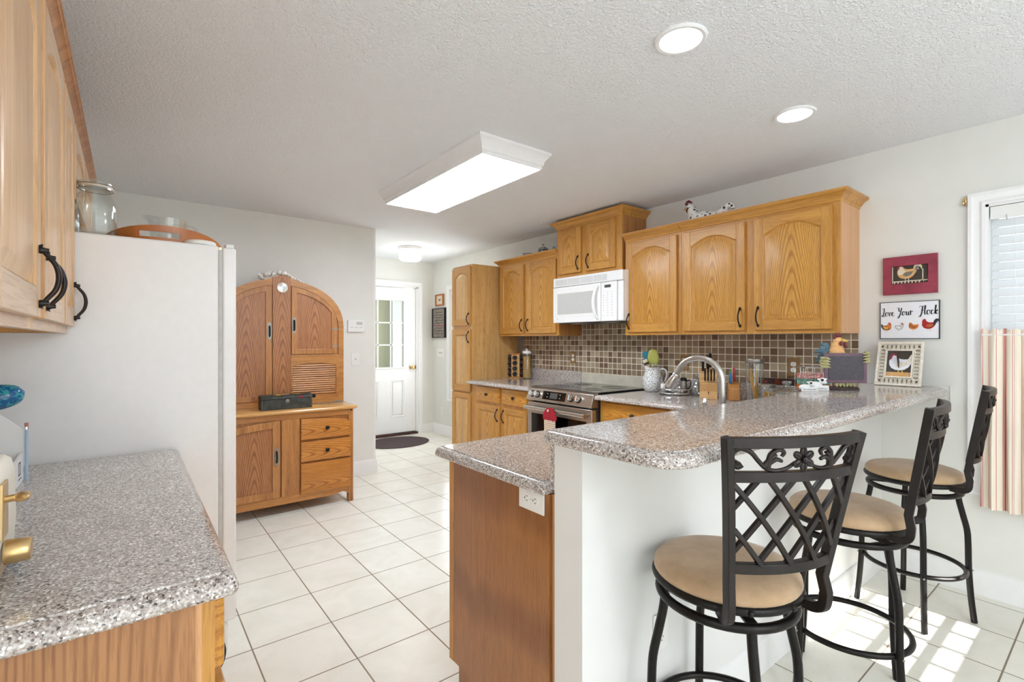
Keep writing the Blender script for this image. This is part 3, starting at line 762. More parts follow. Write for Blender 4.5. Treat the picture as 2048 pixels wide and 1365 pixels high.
def panel_door(parent, u0, u1, z0, z1, rise=0.055, mats=('oakZ', 'oakX', 'oakC'), t=0.02, st=0.056, rb=0.062, rt=0.052, handle=None, y=0.0, name='door', hl=0.125):
    W_, H_ = u1 - u0, z1 - z0; hw = W_ / 2; ih = hw - st
    root_loc = (u0 + hw, y, z0)
    m = MB()
    m.box(-hw, -ih, -t, 0, 0, H_, 0); m.box(ih, hw, -t, 0, 0, H_, 0)
    m.box(-ih, ih, -t, 0, 0, rb, 1)
    zs = H_ - rt - rise
    top = arch_loop(ih, rb, zs, rise, 0)[2:]
    m.prismY([(x, z) for x, z in top] + [(-ih, H_), (ih, H_)], -t, 0, 1)
    f0, f1 = arch_loop(ih, rb, zs, rise, 0), arch_loop(ih, rb, zs, rise, 0.007)
    m.loops([[(x, -t + 0.001, z) for x, z in f0], [(x, -t + 0.004, z) for x, z in arch_loop(ih, rb, zs, rise, 0.003)], [(x, -t + 0.010, z) for x, z in f1], [(x, -0.004, z) for x, z in f1]], 0, False, False)
    d = m.build(name, [mats[0], mats[1]], parent, loc=root_loc, smooth=25, bevel=0.0022)
    p = MB(); y1, y2 = -t + 0.011, -t + 0.002
    p.loops([[(x, -0.003, z - rb) for x, z in arch_loop(ih, rb, zs, rise, 0.002)], [(x, y1, z - rb) for x, z in arch_loop(ih, rb, zs, rise, 0.002)],
             [(x, y1, z - rb) for x, z in arch_loop(ih, rb, zs, rise, 0.010)],
             [(x, y2 + 0.001, z - rb) for x, z in arch_loop(ih, rb, zs, rise, 0.034)],
             [(x, y2, z - rb) for x, z in arch_loop(ih, rb, zs, rise, 0.037)]])
    p.build('door_panel', mats[2], d, loc=(0, 0, rb), smooth=20)
    if handle:
        side, hz = handle; bow_pull(d, (hw - 0.028) * (1 if side == 'R' else -1), -t, hz - z0, hl)
    return d
def drawer_front(parent, u0, u1, z0, z1, mat='oakCX', t=0.02, y=0.0, kn=1):
    hw = (u1 - u0) / 2; H_ = z1 - z0; m = MB()
    lp = [[(a, b, c) for a, c in ((-hw + o, o), (hw - o, o), (hw - o, H_ - o), (-hw + o, H_ - o))] for o, b in ((0, 0), (0, -t + 0.006), (0.003, -t + 0.002), (0.010, -t))]
    m.loops(lp); d = m.build('drawer', mat, parent, loc=(u0 + hw, y, z0), smooth=20)
    if kn: knob(d, 0, -t, H_ / 2)
    return d
def face(parent, W_, z0, z1, stiles, rails, t=0.02, mats=('oakZ', 'oakX')):
    m = MB()
    for a, b in stiles: m.box(a, b, 0, t, z0, z1, 0)
    for a, b, c, d in rails: m.box(a, b, 0, t, c, d, 1)
    return m.build('face_frame', list(mats), parent, smooth=0)
def upper(name, label, loc, rz, W_, H_, D_, doors, crown='both', gaps=None, mats=('oakZ', 'oakX', 'oakC'), side='oakS', rise=0.055, group=None, hl=0.125, cp=CROWN, handle_z=0.085, crown_mat=None):
    """wall cabinet; local x runs to the right of someone facing it, -y comes out of it"""
    root = thing(name, label, 'cabinet', loc, rz, group)
    m = MB(); m.box(0, W_, 0.02, D_, 0.018, H_); m.box(0, W_, 0.02, D_, 0, 0.018) if 0 else None
    m.box(0, 0.018, 0.02, D_, 0, 0.018); m.box(W_ - 0.018, W_, 0.02, D_, 0, 0.018)
    m.build('body', side, root, smooth=0)
    edges = [0.0] + sorted([x for d in doors for x in d[:2]]) + [W_]
    st = [(edges[2 * i] if i == 0 else edges[2 * i] - 0.012, edges[2 * i + 1] + 0.012 if i < len(edges) // 2 - 1 else edges[2 * i + 1]) for i in range(len(edges) // 2)]
    face(root, W_, 0, H_, st, [(st[i][1], st[i + 1][0], 0, 0.038) for i in range(len(st) - 1)] + [(st[i][1], st[i + 1][0], H_ - 0.035, H_) for i in range(len(st) - 1)], mats=mats[:2])
    for a, b, zz0, zz1, hs in doors:
        panel_door(root, a, b, zz0, zz1, rise, mats, handle=(hs, zz0 + handle_z) if hs else None, hl=hl)
    if crown:
        path = [(0, D_), (0, 0), (W_, 0), (W_, D_)]
        if crown == 'right': path = path[1:]
        if crown == 'left': path = path[:3]
        if crown == 'none': path = path[1:3]
        m = MB(); m.sweep(path, cp, z=H_ - 0.002); m.build('crown_moulding', crown_mat or mats[1], root, smooth=25)
    return root
R90 = -pi / 2
# stove wall uppers (front frame at x = 3.175)
UX = 3.175
upper('wall_cabinet', 'single door oak wall cabinet just right of the white microwave', (UX, 2.563, 1.362), R90, 0.508, 0.756, 0.31,
      [(0.023, 0.480, 0.024, 0.732, 'L')], crown='none', group='oak wall cabinets over the backsplash', handle_z=0.085)
upper('wall_cabinet', 'wide double door oak wall cabinet beside the red framed rooster picture', (UX, 2.053, 1.362), R90, 1.013, 0.756, 0.31,
      [(0.026, 0.474, 0.024, 0.732, 'R'), (0.534, 0.977, 0.024, 0.732, 'L')], crown='right', group='oak wall cabinets over the backsplash')
upper('wall_cabinet', 'short double door oak cabinet raised higher than its neighbours, above the microwave', (3.165, 3.357, 1.893), R90, 0.768, 0.462, 0.315,
      [(0.022, 0.318, 0.034, 0.436, 'R'), (0.384, 0.704, 0.034, 0.436, 'L')], crown='both', side='hoosZ', rise=0.045, group='oak wall cabinets over the backsplash', handle_z=0.085)
upper('wall_cabinet', 'double door oak wall cabinet between the tall pantry and the microwave', (UX, 4.27, 1.365), R90, 0.925, 0.753, 0.31,
      [(0.026, 0.424, 0.024, 0.728, 'R'), (0.468, 0.900, 0.024, 0.728, 'L')], crown='left', side='hoosZ', group='oak wall cabinets over the backsplash')
# pantry
root = thing('pantry_cabinet', 'tall narrow oak pantry cabinet with three stacked doors left of the counter', 'cabinet', (2.86, 4.733, 0), R90)
PW = 0.403
m = MB(); m.box(0, PW, 0.02, 0.625, 0.1, 2.13); m.box(0.0, PW, 0.09, 0.625, 0, 0.1); m.build('body', 'oakP', root, smooth=0)
face(root, PW, 0.1, 2.13, [(0, 0.03), (PW - 0.03, PW)], [(0.03, PW - 0.03, a, b) for a, b in ((0.1, 0.14), (0.745, 0.79), (1.43, 1.485), (2.09, 2.13))], mats=('oakP', 'oakX'))
PM = ('oakZ', 'oakX', 'oakP')
panel_door(root, 0.018, PW - 0.018, 1.478, 2.105, 0.05, PM, handle=('R', 1.55))
panel_door(root, 0.018, PW - 0.018, 0.775, 1.438, 0.0, PM, handle=('R', 1.355), rt=0.06)
panel_door(root, 0.018, PW - 0.018, 0.125, 0.755, 0.0, PM, rt=0.06)
# base cabinet left of the range
def base_cab(name, label, loc, rz, W_, D_, drawers, doors, H_=0.866, toe=0.1, kn=1, side='oakS', mats=('oakZ', 'oakX', 'oakC')):
    root = thing(name, label, 'cabinet', loc, rz)
    m = MB(); m.box(0, W_, 0.02, D_, toe, H_); m.box(0, W_, 0.09, D_, 0, toe); m.build('body', side, root, smooth=0)
    m = MB(); m.box(0, W_, 0, 0.02, toe, H_); m.build('face_frame', mats[0], root, smooth=0)
    for a, b, z0, z1 in drawers: drawer_front(root, a, b, z0, z1, kn=kn)
    for a, b, z0, z1, hs in doors: panel_door(root, a, b, z0, z1, 0.0, mats, rt=0.056, handle=(hs, z1 - 0.085) if hs else None)
    return root
base_cab('base_cabinet', 'oak base cabinet with two drawers over two doors, left of the range', (2.855, 4.328, 0), R90, 0.985, 0.62,
         [(0.096, 0.500, 0.705, 0.852), (0.546, 0.920, 0.705, 0.852)], [(0.096, 0.500, 0.125, 0.672, 'R'), (0.546, 0.920, 0.125, 0.672, 'L')])
base_cab('base_cabinet', 'oak base cabinet with one wide drawer, right of the range', (2.855, 2.545, 0), R90, 0.922, 0.62,
         [(0.045, 0.60, 0.705, 0.852)], [(0.045, 0.30, 0.125, 0.672, 'R'), (0.345, 0.60, 0.125, 0.672, 'L')])
# peninsula base with its veneered end
root = base_cab('peninsula_cabinet', 'oak peninsula cabinet with brown veneered end panel below the lower granite counter', (2.83, 1.62, 0), pi, 1.845, 0.565,
         [], [(0.1, 0.5, 0.125, 0.84, 'R'), (0.55, 0.95, 0.125, 0.84, 'L'), (1.0, 1.4, 0.125, 0.84, 'R'), (1.42, 1.80, 0.125, 0.84, 'L')])
m = MB()
pts = [(0.0, 0.0), (0.50, 0.0), (0.50, 0.10), (0.535, 0.10), (0.535, 0.866), (0.0, 0.866)]     # (y, z) outline with the toe notch
m.loops([[(xx, y_, z_) for y_, z_ in pts] for xx in (-0.006, 0.006)])
ep = m.build('end_panel', 'endpan', root, smooth=0); ep.rotation_euler = (0, 0, pi)
ep.location = (1.851, 0.555, 0)
m = MB(); m.box(-0.008, 0.008, 0, 0.03, 0.1, 0.866); m.build('corner_stile', 'oakZ', root, loc=(1.851, -0.012, 0), smooth=0, bevel=0.002)
# left base run
root = base_cab('base_cabinet', 'oak base cabinet under the granite counter beside the refrigerator', (0.121, 1.012, 0), pi / 2, 1.27, 0.60,
         [(0.03, 0.62, 0.72, 0.852), (0.65, 1.24, 0.72, 0.852)], [(0.03, 0.31, 0.125, 0.69, 'R'), (0.34, 0.62, 0.125, 0.69, 'L'), (0.65, 0.93, 0.125, 0.69, 'R'), (0.96, 1.24, 0.125, 0.69, 'L')])
m = MB(); m.box(0.0, 0.575, 0.001, 0.005, 0.0, 0.866); ep = m.build('end_panel', 'endpanL', root, smooth=0)
ep.location = (0.0, 0.030, 0); ep.rotation_euler = (0, 0, pi / 2)
# left uppers
LM = ('oakW', 'oakWX', 'oakW')  # left fronts use the oak paled for glare
CL = [(o * 0.7, u) for o, u in CROWN]  # left crowns get a darker oak for the shadow on them
upper('wall_cabinet', 'near double door oak wall cabinet with two black bow handles at the left edge', (-0.168, 0.95, 1.345), pi / 2, 1.012, 0.773, 0.315,
      [(0.03, 0.500, 0.024, 0.749, 'R'), (0.562, 0.998, 0.024, 0.749, 'L')], crown='none', mats=LM, side='oakX', group='oak wall cabinets on the left', hl=0.13, cp=CL, crown_mat='hoosZ')
upper('wall_cabinet', 'narrow single door oak wall cabinet ending beside the refrigerator', (-0.168, 1.964, 1.345), pi / 2, 0.334, 0.773, 0.315,
      [(0.018, 0.325, 0.024, 0.749, 'R')], crown='none', mats=LM, side='oakX', group='oak wall cabinets on the left', hl=0.13, cp=CL, crown_mat='hoosZ')
upper('wall_cabinet', 'short oak wall cabinet above the white refrigerator behind the glass jar', (-0.168, 2.30, 1.800), pi / 2, 1.10, 0.318, 0.315,
      [(0.03, 0.53, 0.024, 0.294, None), (0.57, 1.07, 0.024, 0.294, None)], crown='right', mats=LM, side='oakX', rise=0.045, group='oak wall cabinets on the left', cp=CL, crown_mat='hoosZ')

# ================================================================ granite tops
EDGE = [(0.030, 0), (0.027, 0), (0.026, -0.0035), (0.021, -0.0035), (0.013, -0.006), (0.006, -0.011), (0.002, -0.018), (0.0, -0.024), (0.0, -0.031), (0.003, -0.036), (0.008, -0.038)]
ZB, ZK = 1.067, 0.905
def top(name, label, poly, radii, z, cat='countertop', parent=None):
    m = MB(); m.slab(poly, radii, z, EDGE); o = m.build(name, 'granite', parent, smooth=40)
    return tag(o, label, cat) if parent is None else o
top('bar_countertop', 'raised grey granite bar top on the white half wall, rounded at its near corner', [(0.925, 0.615), (3.472, 0.615), (3.472, 1.048), (0.925, 1.048)], [0.10, 0.07, 0, 0.02], ZB)
top('countertop', 'lower L-shaped grey granite countertop from the peninsula end to the range',
    [(0.943, 1.062), (3.465, 1.062), (3.465, 2.553), (2.785, 2.553), (2.785, 1.80), (2.70, 1.715), (0.943, 1.715)], [0.0, 0, 0, 0.01, -0.02, -0.02, 0.03], ZK)
# opening for the sink, cut through the worktop and the cabinet body below it
def cut_hole(objs, x0, x1, y0, y1, z0, z1):
    m = MB(); m.box(x0, x1, y0, y1, z0, z1); c = m.build('sink_opening', 'granite', smooth=0)
    for o in objs:
        md = o.modifiers.new('cut', 'BOOLEAN'); md.object = c; md.operation = 'DIFFERENCE'; md.solver = 'EXACT'
    bpy.context.view_layer.update(); dg = bpy.context.evaluated_depsgraph_get()
    for o in objs:
        me = bpy.data.meshes.new_from_object(o.evaluated_get(dg)); o.modifiers.clear(); o.data = me
    bpy.data.objects.remove(c)
pen = [o for o in bpy.data.objects if o.name.startswith('peninsula_cabinet')][0]
cut_hole([[o for o in bpy.data.objects if o.name.startswith('countertop')][-1], [o for o in kids(pen) if o.name.startswith('body')][0]], 1.72, 2.36, 1.245, 1.615, 0.70, 1.0)
root = thing('sink', 'stainless steel drop-in sink in front of the gooseneck faucet', 'sink', (2.04, 1.43, ZK + 0.0006))
m = MB(); q = lambda a, b, z: [(x, y, z) for x, y in rounded([(-a, -b), (a, -b), (a, b), (-a, b)], [0.04] * 4, 5)]
m.loops([q(0.34, 0.205, 0), q(0.335, 0.20, 0.004), q(0.315, 0.18, 0.003), q(0.308, 0.173, -0.01), q(0.29, 0.155, -0.17), q(0.27, 0.135, -0.178), q(0.05, 0.05, -0.182)], cap0=False)
m.build('basin', 'brushed', root, smooth=40)
m = MB(); m.lathe([(0.045, -0.180), (0.043, -0.176), (0.03, -0.179), (0.001, -0.179)], 24, cap0=False); m.build('drain', 'chrome', root)
top('countertop', 'small grey granite countertop between the pantry and the range', [(2.785, 3.338), (3.465, 3.338), (3.465, 4.329), (2.785, 4.329)], [0.01, 0, 0, 0], ZK)
top('countertop', 'grey granite countertop in the left foreground beside the refrigerator', [(-0.475, 0.985), (0.157, 0.985), (0.157, 2.292), (-0.475, 2.292)], [0, 0.018, 0.0, 0], ZK)
m = MB(); m.box(0.972, 3.463, 1.0405, 1.0600, ZK - 0.02, ZB - 0.0385); tag(m.build('granite_upstand', 'granite', smooth=0), 'narrow vertical granite strip between the peninsula counter and bar top', 'upstand')
m = MB(); m.box(3.4655, 3.4845, 3.338, 4.27, 0.86, 1.018); tag(m.build('granite_upstand', 'granite', smooth=0, bevel=0.002), 'granite upstand behind the spice rack and pasta jar', 'upstand')
m = MB(); m.box(3.4655, 3.4845, 1.062, 2.5, 0.86, 1.018); tag(m.build('granite_upstand', 'granite', smooth=0, bevel=0.002), 'long granite upstand behind the knife blocks and glass jars', 'upstand')
m = MB(); m.box(3.468, 3.4845, 2.502, 3.336, 0.86, 1.004); tag(m.build('steel_guard', 'creamstrip', smooth=0, bevel=0.002), 'pale scuffed steel guard on the wall behind the range', 'wall guard')
# mosaic backsplash (its own coordinates are the room's)
m = MB()
for a, b, c, d in ((1.045, 2.50, 1.0185, 1.3615), (2.502, 3.335, 1.0045, 1.50), (3.335, 4.235, 1.0185, 1.3645)): m.box(3.477, 3.4848, a, b, c, d)
tag(m.build('mosaic_backsplash', 'mosaic', smooth=0), 'brown stone mosaic backsplash with pale grout between counter and cabinets', 'backsplash')
m = MB(); m.box(3.474, 3.4848, 4.237, 4.326, 1.0185, 1.3645); structure(m.build('trim_2', 'midgrey', smooth=0), 'grey strip between the mosaic and the pantry', 'trim')

# ================================================================ refrigerator
root = thing('refrigerator', 'large white side-by-side refrigerator at the end of the left counter', 'refrigerator', (0.290, 2.305, 0), pi / 2)
FW = 0.90
m = MB(); m.box(0, FW, 0.0, 0.76, 0.03, 1.705); m.build('cabinet_shell', 'white', root, bevel=0.008)
m = MB(); m.box(0.004, FW - 0.004, -0.012, 0.0, 0.16, 1.69); m.build('door_gasket', 'lightgrey', root, smooth=0)
for a, b, hx in ((0.0, 0.40, 0.375), (0.405, FW, 0.43)):
    m = MB(); m.box(a, b, -0.062, -0.012, 0.165, 1.70); d = m.build('door', 'white', root, bevel=0.008, seg=3)
    m = MB(); m.tube([(hx, -0.062, 0.55), (hx, -0.092, 0.60), (hx, -0.100, 0.70), (hx, -0.100, 1.40), (hx, -0.092, 1.50), (hx, -0.062, 1.55)], flat=(0.012, 0.008), up=(1, 0, 0)); m.build('door_handle', 'white', d, bevel=0.003)
for xx in (0.01, FW - 0.09): m = MB(); m.box(xx, xx + 0.06, -0.055, -0.025, 1.7, 1.718); m.build('hinge_cover', 'whiteplastic', root, bevel=0.004)
m = MB(); m.box(0.006, 0.03, -0.010, -0.001, 1.685, 1.70); m.build('hinge_screw', 'brass', root)
m = MB(); m.box(0.02, FW - 0.02, -0.035, 0.0, 0.03, 0.15); m.build('kick_grille', 'whiteplastic', root, bevel=0.006)
for xx in (0.05, FW - 0.05):
    for yy in (0.06, 0.70): m = MB(); m.lathe([(0.02, 0), (0.02, 0.03)], 12, T=T3((xx, yy, 0))); m.build('foot', 'darkgrey', root)
# on the refrigerator
root = thing('glass_jar', 'big clear clamp-lid glass jar standing on the refrigerator', 'jar', (-0.095, 2.385, 1.7055))
def superlathe(prof, n=4.0, seg=36):
    """squarish vessel: superellipse section"""
    lp = []
    for r, z, k in prof:
        l = []
        for j in range(seg):
            a = 2 * pi * j / seg; c, s = cos(a), sin(a); e = 2.0 / k
            l.append((r * math.copysign(abs(c) ** e, c), r * math.copysign(abs(s) ** e, s), z))
        lp.append(l)
    return lp
m = MB()
m.loops(superlathe([(0.045, 0.0, 3.5), (0.058, 0.004, 3.5), (0.062, 0.015, 3.5), (0.062, 0.125, 3.5), (0.058, 0.145, 3), (0.047, 0.158, 2.2), (0.045, 0.168, 2), (0.049, 0.172, 2), (0.049, 0.180, 2), (0.044, 0.182, 2), (0.043, 0.160, 2), (0.055, 0.143, 3), (0.058, 0.125, 3.5), (0.058, 0.016, 3.5), (0.052, 0.008, 3.5), (0.01, 0.007, 2)]), cap0=True, cap1=True)
m.build('jar_body', 'glass', root, smooth=40)
m = MB(); m.lathe([(0.050, 0.183), (0.052, 0.190), (0.051, 0.198), (0.044, 0.202), (0.020, 0.203), (0.001, 0.204)], 32, cap1=False); m.build('lid', 'glass', root, smooth=40)
m = MB(); m.torus(0.0515, 0.0016, (0, 0, 0.188)); m.torus(0.0505, 0.0016, (0, 0, 0.172)); m.tube([(-0.052, -0.012, 0.172), (-0.062, -0.010, 0.186), (-0.055, -0.006, 0.2), (-0.050, 0.006, 0.2), (-0.062, 0.010, 0.186), (-0.052, 0.012, 0.172)], 0.0018, 6); m.build('wire_clamp', 'pewter', root)
m = MB(); m.torus(0.048, 0.0035, (0, 0, 0.1815)); m.build('rubber_seal', 'antiquewhite', root)
root = thing('serving_tray', 'orange-brown bentwood tray with a cut handle lying on the refrigerator', 'tray', (0.125, 2.54, 1.7055), 0)
m = MB(); m.lathe([(0.20, 0.0), (0.205, 0.004), (0.205, 0.008), (0.002, 0.008)], 48, sx=1.0, sy=0.72); m.build('tray_base', 'traywood', root)
# rim is higher at the ends, with a long slot in the side that faces the room
m = MB(); lo, hi, li, hi2 = [], [], [], []
segs = 96
def rimh(a):
    # a measured from the side facing the camera (-y)
    c = max(0.0, cos(a)); return 0.014 + 0.056 * c ** 1.3 + 0.02 * max(0, -cos(a)) ** 1.5
ring = []
for k in range(segs):
    a = 2 * pi * k / segs; cx_, cy_ = sin(a), -cos(a); h = rimh(a)
    ring.append((cx_, cy_, h, a))
def slot(a):
    a_ = (a + pi) % (2 * pi) - pi
    return -0.52 < a_ < 0.20
for k in range(segs):
    a, b = ring[k], ring[(k + 1) % segs]
    spans = [(0.0, None)] if not (slot(a[3]) and slot(b[3])) else [(0.0, 0.022), (0.044, None)]
    for z0, z1 in spans:
        za, zb = (a[2], b[2]) if z1 is None else (z1, z1)
        if min(za, zb) <= z0: continue
        vs = []
        for (cx_, cy_, _, _), zt in ((a, za), (b, zb)):
            for rr_, fl in ((0.203, 1.03), (0.197, 0.985)):
                for zz in (z0, zt):
                    f_ = 1 + 0.04 * zz / 0.05
                    vs.append((cx_ * rr_ * f_, cy_ * rr_ * 0.72 * f_, zz + 0.002))
        m.add(vs, [(0, 1, 5, 4), (2, 6, 7, 3), (1, 3, 7, 5), (0, 4, 6, 2), (0, 2, 3, 1), (4, 5, 7, 6)])
m.build('tray_rim', 'traywood', root, smooth=40)
root = thing('measuring_cup', 'clear glass measuring jug standing in the wooden tray', 'jug', (0.135, 2.55, 1.7145), 0)
m = MB(); m.lathe([(0.045, 0), (0.056, 0.004), (0.062, 0.03), (0.068, 0.095), (0.071, 0.116), (0.068, 0.117), (0.064, 0.093), (0.058, 0.03), (0.052, 0.009), (0.002, 0.007)], 32)
for i, (x, y, z) in enumerate(m.v):
    if z > 0.09 and x < -0.05: m.v[i] = (x - 0.022 * (z - 0.09) / 0.026, y * 0.8, z + 0.006)
m.build('jug_body', 'glass', root, smooth=50)
m = MB(); m.tube(bez([(0.064, 0, 0.098), (0.082, 0, 0.102), (0.100, 0, 0.088), (0.104, 0, 0.060)], 6), 0.005, 8); m.build('handle', 'glass', root)
m = MB(); m.lathe([(0.050, 0), (0.054, 0.003), (0.055, 0.013), (0.050, 0.0175), (0.002, 0.018)], 40)
o = m.build('lid_container', 'whiteplastic', loc=(0.232, 2.363, 1.706)); tag(o, 'flat round white lid lying at the refrigerator\'s front corner', 'lid')

# ================================================================ microwave
root = thing('microwave', 'white over-the-range microwave with a curved handle under the raised oak cabinet', 'microwave', (3.085, 3.322, 1.478), R90)
MW, MH = 0.806, 0.408
m = MB(); m.box(0.0, MW, 0.03, 0.39, 0.0, MH); m.build('housing', 'white', root, bevel=0.004)
m = MB(); m.box(0.0, MW, -0.004, 0.032, 0.325, MH); m.build('vent_band', 'white', root, bevel=0.008, seg=3)
m = MB()
for i in range(5):
    z = 0.338 + i * 0.011
    for j in range(4): m.box(0.035 + j * 0.155, 0.035 + j * 0.155 + 0.145, -0.0065, -0.0035, z, z + 0.0055)
m.build('vent_slots', 'lightgrey', root, smooth=0)
m = MB(); m.loops([[(x, y, z) for x, z in ((0.0, 0.0), (0.575, 0.0), (0.575, 0.322), (0.0, 0.322))] for y in (0.03, -0.004)]); d = m.build('door', 'white', root, bevel=0.006, seg=3)
m = MB(); m.box(0.060, 0.495, -0.0065, -0.004, 0.075, 0.262); m.build('window', 'windowgrey', d, smooth=0)
m = MB(); m.box(0.045, 0.515, -0.0055, -0.0035, 0.055, 0.285); m.build('window_border', 'whiteplastic', d, smooth=0, bevel=0.001)
m = MB(); m.tube(bez([(0.548, -0.006, 0.02), (0.535, -0.026, 0.06), (0.522, -0.038, 0.16), (0.535, -0.026, 0.26), (0.548, -0.006, 0.302)], 6), flat=(0.013, 0.007), up=(0, 1, 0)); m.build('door_handle', 'white', d, bevel=0.003)
m = MB(); m.lathe([(0.006, 0), (0.006, 0.002)], 16, T=T3((0.062, -0.004, 0.035)) @ RX(radians(90))); m.build('badge', 'lightgrey', d)
m = MB(); m.box(0.580, 0.745, -0.004, 0.03, 0.0, 0.322); p = m.build('control_panel', 'white', root, bevel=0.005, seg=3)
m = MB(); m.box(0.748, MW, 0.002, 0.03, 0.0, 0.322); m.build('side_fillet', 'white', root, bevel=0.01, seg=3)
m = MB(); m.box(0.620, 0.685, -0.0056, -0.004, 0.275, 0.298); m.build('display', 'darkgrey', p, smooth=0)
m = MB()
for r_ in range(10):
    for c_ in range(3):
        if r_ in (0, 1, 2, 8, 9) and c_ == 0 and r_ % 2: continue
        w_ = 0.013 if 3 <= r_ <= 7 and c_ < 2 else 0.018
        m.box(0.602 + c_ * 0.045, 0.602 + c_ * 0.045 + w_ * 0.6, -0.0052, -0.004, 0.045 + r_ * 0.021, 0.048 + r_ * 0.021)
m.build('keypad', 'midgrey', p, smooth=0)
m = MB(); m.box(0.03, MW - 0.03, 0.05, 0.36, -0.006, 0.0); m.build('underside_filter', 'darkgrey', root, smooth=0)
m = MB(); m.box(0.15, 0.30, 0.08, 0.16, -0.010, -0.006); m.box(0.5, 0.65, 0.08, 0.16, -0.010, -0.006); m.build('task_light_lens', 'lightgrey', root, smooth=0)

# ================================================================ range
root = thing('range', 'stainless steel slide-in electric range with black glass top', 'range', (2.80, 3.332, 0), R90)
RW = 0.772
m = MB(); m.box(0.004, RW - 0.004, 0.03, 0.66, 0.05, 0.895); m.build('body', 'darkgrey', root, smooth=0)
m = MB(); m.box(-0.002, RW + 0.002, 0.045, 0.662, 0.907, 0.917); m.build('glass_cooktop', 'blackglass', root, bevel=0.003)
m = MB()
for cx_, cy_, r_ in ((0.20, 0.20, 0.105), (0.20, 0.48, 0.08), (0.57, 0.20, 0.08), (0.57, 0.48, 0.105)):
    m.torus(r_, 0.0012, (cx_, cy_, 0.9172), 48, 4); m.torus(r_ * 0.65, 0.001, (cx_, cy_, 0.9172), 40, 4)
m.build('burner_mark', 'darkgrey', root)
m = MB(); m.loops([[(xx, y, z) for y, z in ((0.05, 0.915), (-0.006, 0.903), (-0.034, 0.812), (-0.030, 0.800), (0.05, 0.800))] for xx in (0.0, RW)])
p = m.build('control_panel', 'steel', root, bevel=0.004, smooth=20)
sl = math.atan2(0.028, 0.091)
PT = T3((0, -0.0345 + 0.0165, 0.857 - 0.0)) @ RX(-sl) 
def onp(x, h=0.0): return T3((x, -0.0205 - 0.0, 0.857)) @ RX(-sl) @ T3((0, -h, 0))
m = MB(); m.box(-0.135, 0.135, -0.004, 0.004, -0.036, 0.034, T=onp(0.345)); m.build('display_glass', 'blackglass', p, smooth=0)
m = MB(); m.box(-0.045, 0.045, -0.0052, -0.003, -0.024, 0.024, T=onp(0.345)); m.build('display_screen', 'darkgrey', p, smooth=0)
m = MB()
for dx in (-0.075, 0.075):
    for dz in (-0.014, 0.014): m.lathe([(0.004, 0), (0.004, 0.002)], 10, T=onp(0.345 + dx, 0.004) @ T3((0, 0, dz)) @ RX(radians(90)))
m.build('touch_mark', 'lightgrey', p)
for kx in (0.075, 0.140, 0.545, 0.625):
    m = MB(); m.lathe([(0.030, 0), (0.030, 0.006), (0.024, 0.009)], 24, T=onp(kx, 0.0) @ RX(radians(90)))
    k_ = m.build('control_knob', 'black', root)
    m = MB(); m.lathe([(0.0235, 0.006), (0.0235, 0.030), (0.021, 0.034), (0.002, 0.0345)], 24, T=onp(kx, 0.0) @ RX(radians(90))); m.box(-0.0035, 0.0035, -0.041, -0.03, -0.021, 0.021, T=onp(kx, 0.0)); m.build('knob_cap', 'chrome', k_)
m = MB(); m.box(0.004, RW - 0.004, -0.022, 0.03, 0.215, 0.786); d = m.build('oven_door', 'steel', root, bevel=0.004)
m = MB(); m.box(0.062, RW - 0.062, -0.0245, -0.022, 0.30, 0.690); m.build('oven_window', 'blackglass', d, smooth=0)
m = MB(); m.tube([(0.03, -0.072, 0.742), (RW - 0.03, -0.072, 0.742)], 0.018, 16); m.build('oven_handle', 'brushed', d)
m = MB(); m.box(0.04, 0.062, -0.07, -0.02, 0.73, 0.754); m.box(RW - 0.062, RW - 0.04, -0.07, -0.02, 0.73, 0.754); m.build('handle_mount', 'steel', d, bevel=0.003)
m = MB(); m.box(0.004, RW - 0.004, -0.018, 0.03, 0.055, 0.205); m.build('storage_drawer', 'steel', root, bevel=0.004)
# towel topped with a red holder on the oven handle
root = thing('hand_towel', 'red-topped oatmeal striped hand towel buttoned over the oven handle', 'towel', (2.7225, 2.955, 0.745), R90)
m = MB(); lp = []
for s, (hw, y, z) in enumerate([(0.035, -0.004, 0.0215), (0.04, -0.019, 0.014), (0.06, -0.022, -0.005), (0.078, -0.021, -0.03), (0.082, -0.021, -0.055), (0.075, -0.021, -0.075), (0.072, -0.020, -0.082)]):
    lp.append([(-hw + 2 * hw * k / 12, y - 0.004 * sin(k * 1.6) - 0.002, z) for k in range(13)] + [(-hw + 2 * hw * k / 12, y + 0.004 - 0.004 * sin(k * 1.6), z) for k in range(12, -1, -1)])
m.loops(lp); m.build('towel_top', 'redcloth', root, smooth=60)
m = MB(); lp = []
for z in (-0.078, -0.12, -0.17, -0.22, -0.27):
    lp.append([(-0.068 + 0.136 * k / 16, -0.024 - 0.003 * sin(k * 1.3 + z * 9), z) for k in range(17)] + [(-0.068 + 0.136 * k / 16, -0.016 - 0.003 * sin(k * 1.3 + z * 9), z) for k in range(16, -1, -1)])
m.loops(lp); m.build('towel_cloth', 'knit', root, smooth=60)
m = MB(); m.lathe([(0.010, 0), (0.010, 0.003), (0.003, 0.004)], 14, T=T3((-0.01, -0.030, 0.002)) @ RX(radians(90))); m.build('button', 'linen', root)

# ================================================================ arched oak kitchen dresser
root = thing('arched_dresser', 'antique oak kitchen dresser with arched top, tambour and three drawers', 'dresser', (0.985, 3.99, 0))
UY = 0.29      # the upper part stands back on the worktop
def ring(m, outer, inner, y0, y1, mi=0, closed=True):
    lp = [[(x, y1, z) for x, z in outer], [(x, y0, z) for x, z in outer], [(x, y0, z) for x, z in inner], [(x, y1, z) for x, z in inner]]
    m.loops(lp + [lp[0]], mi, False, False, closed=closed)
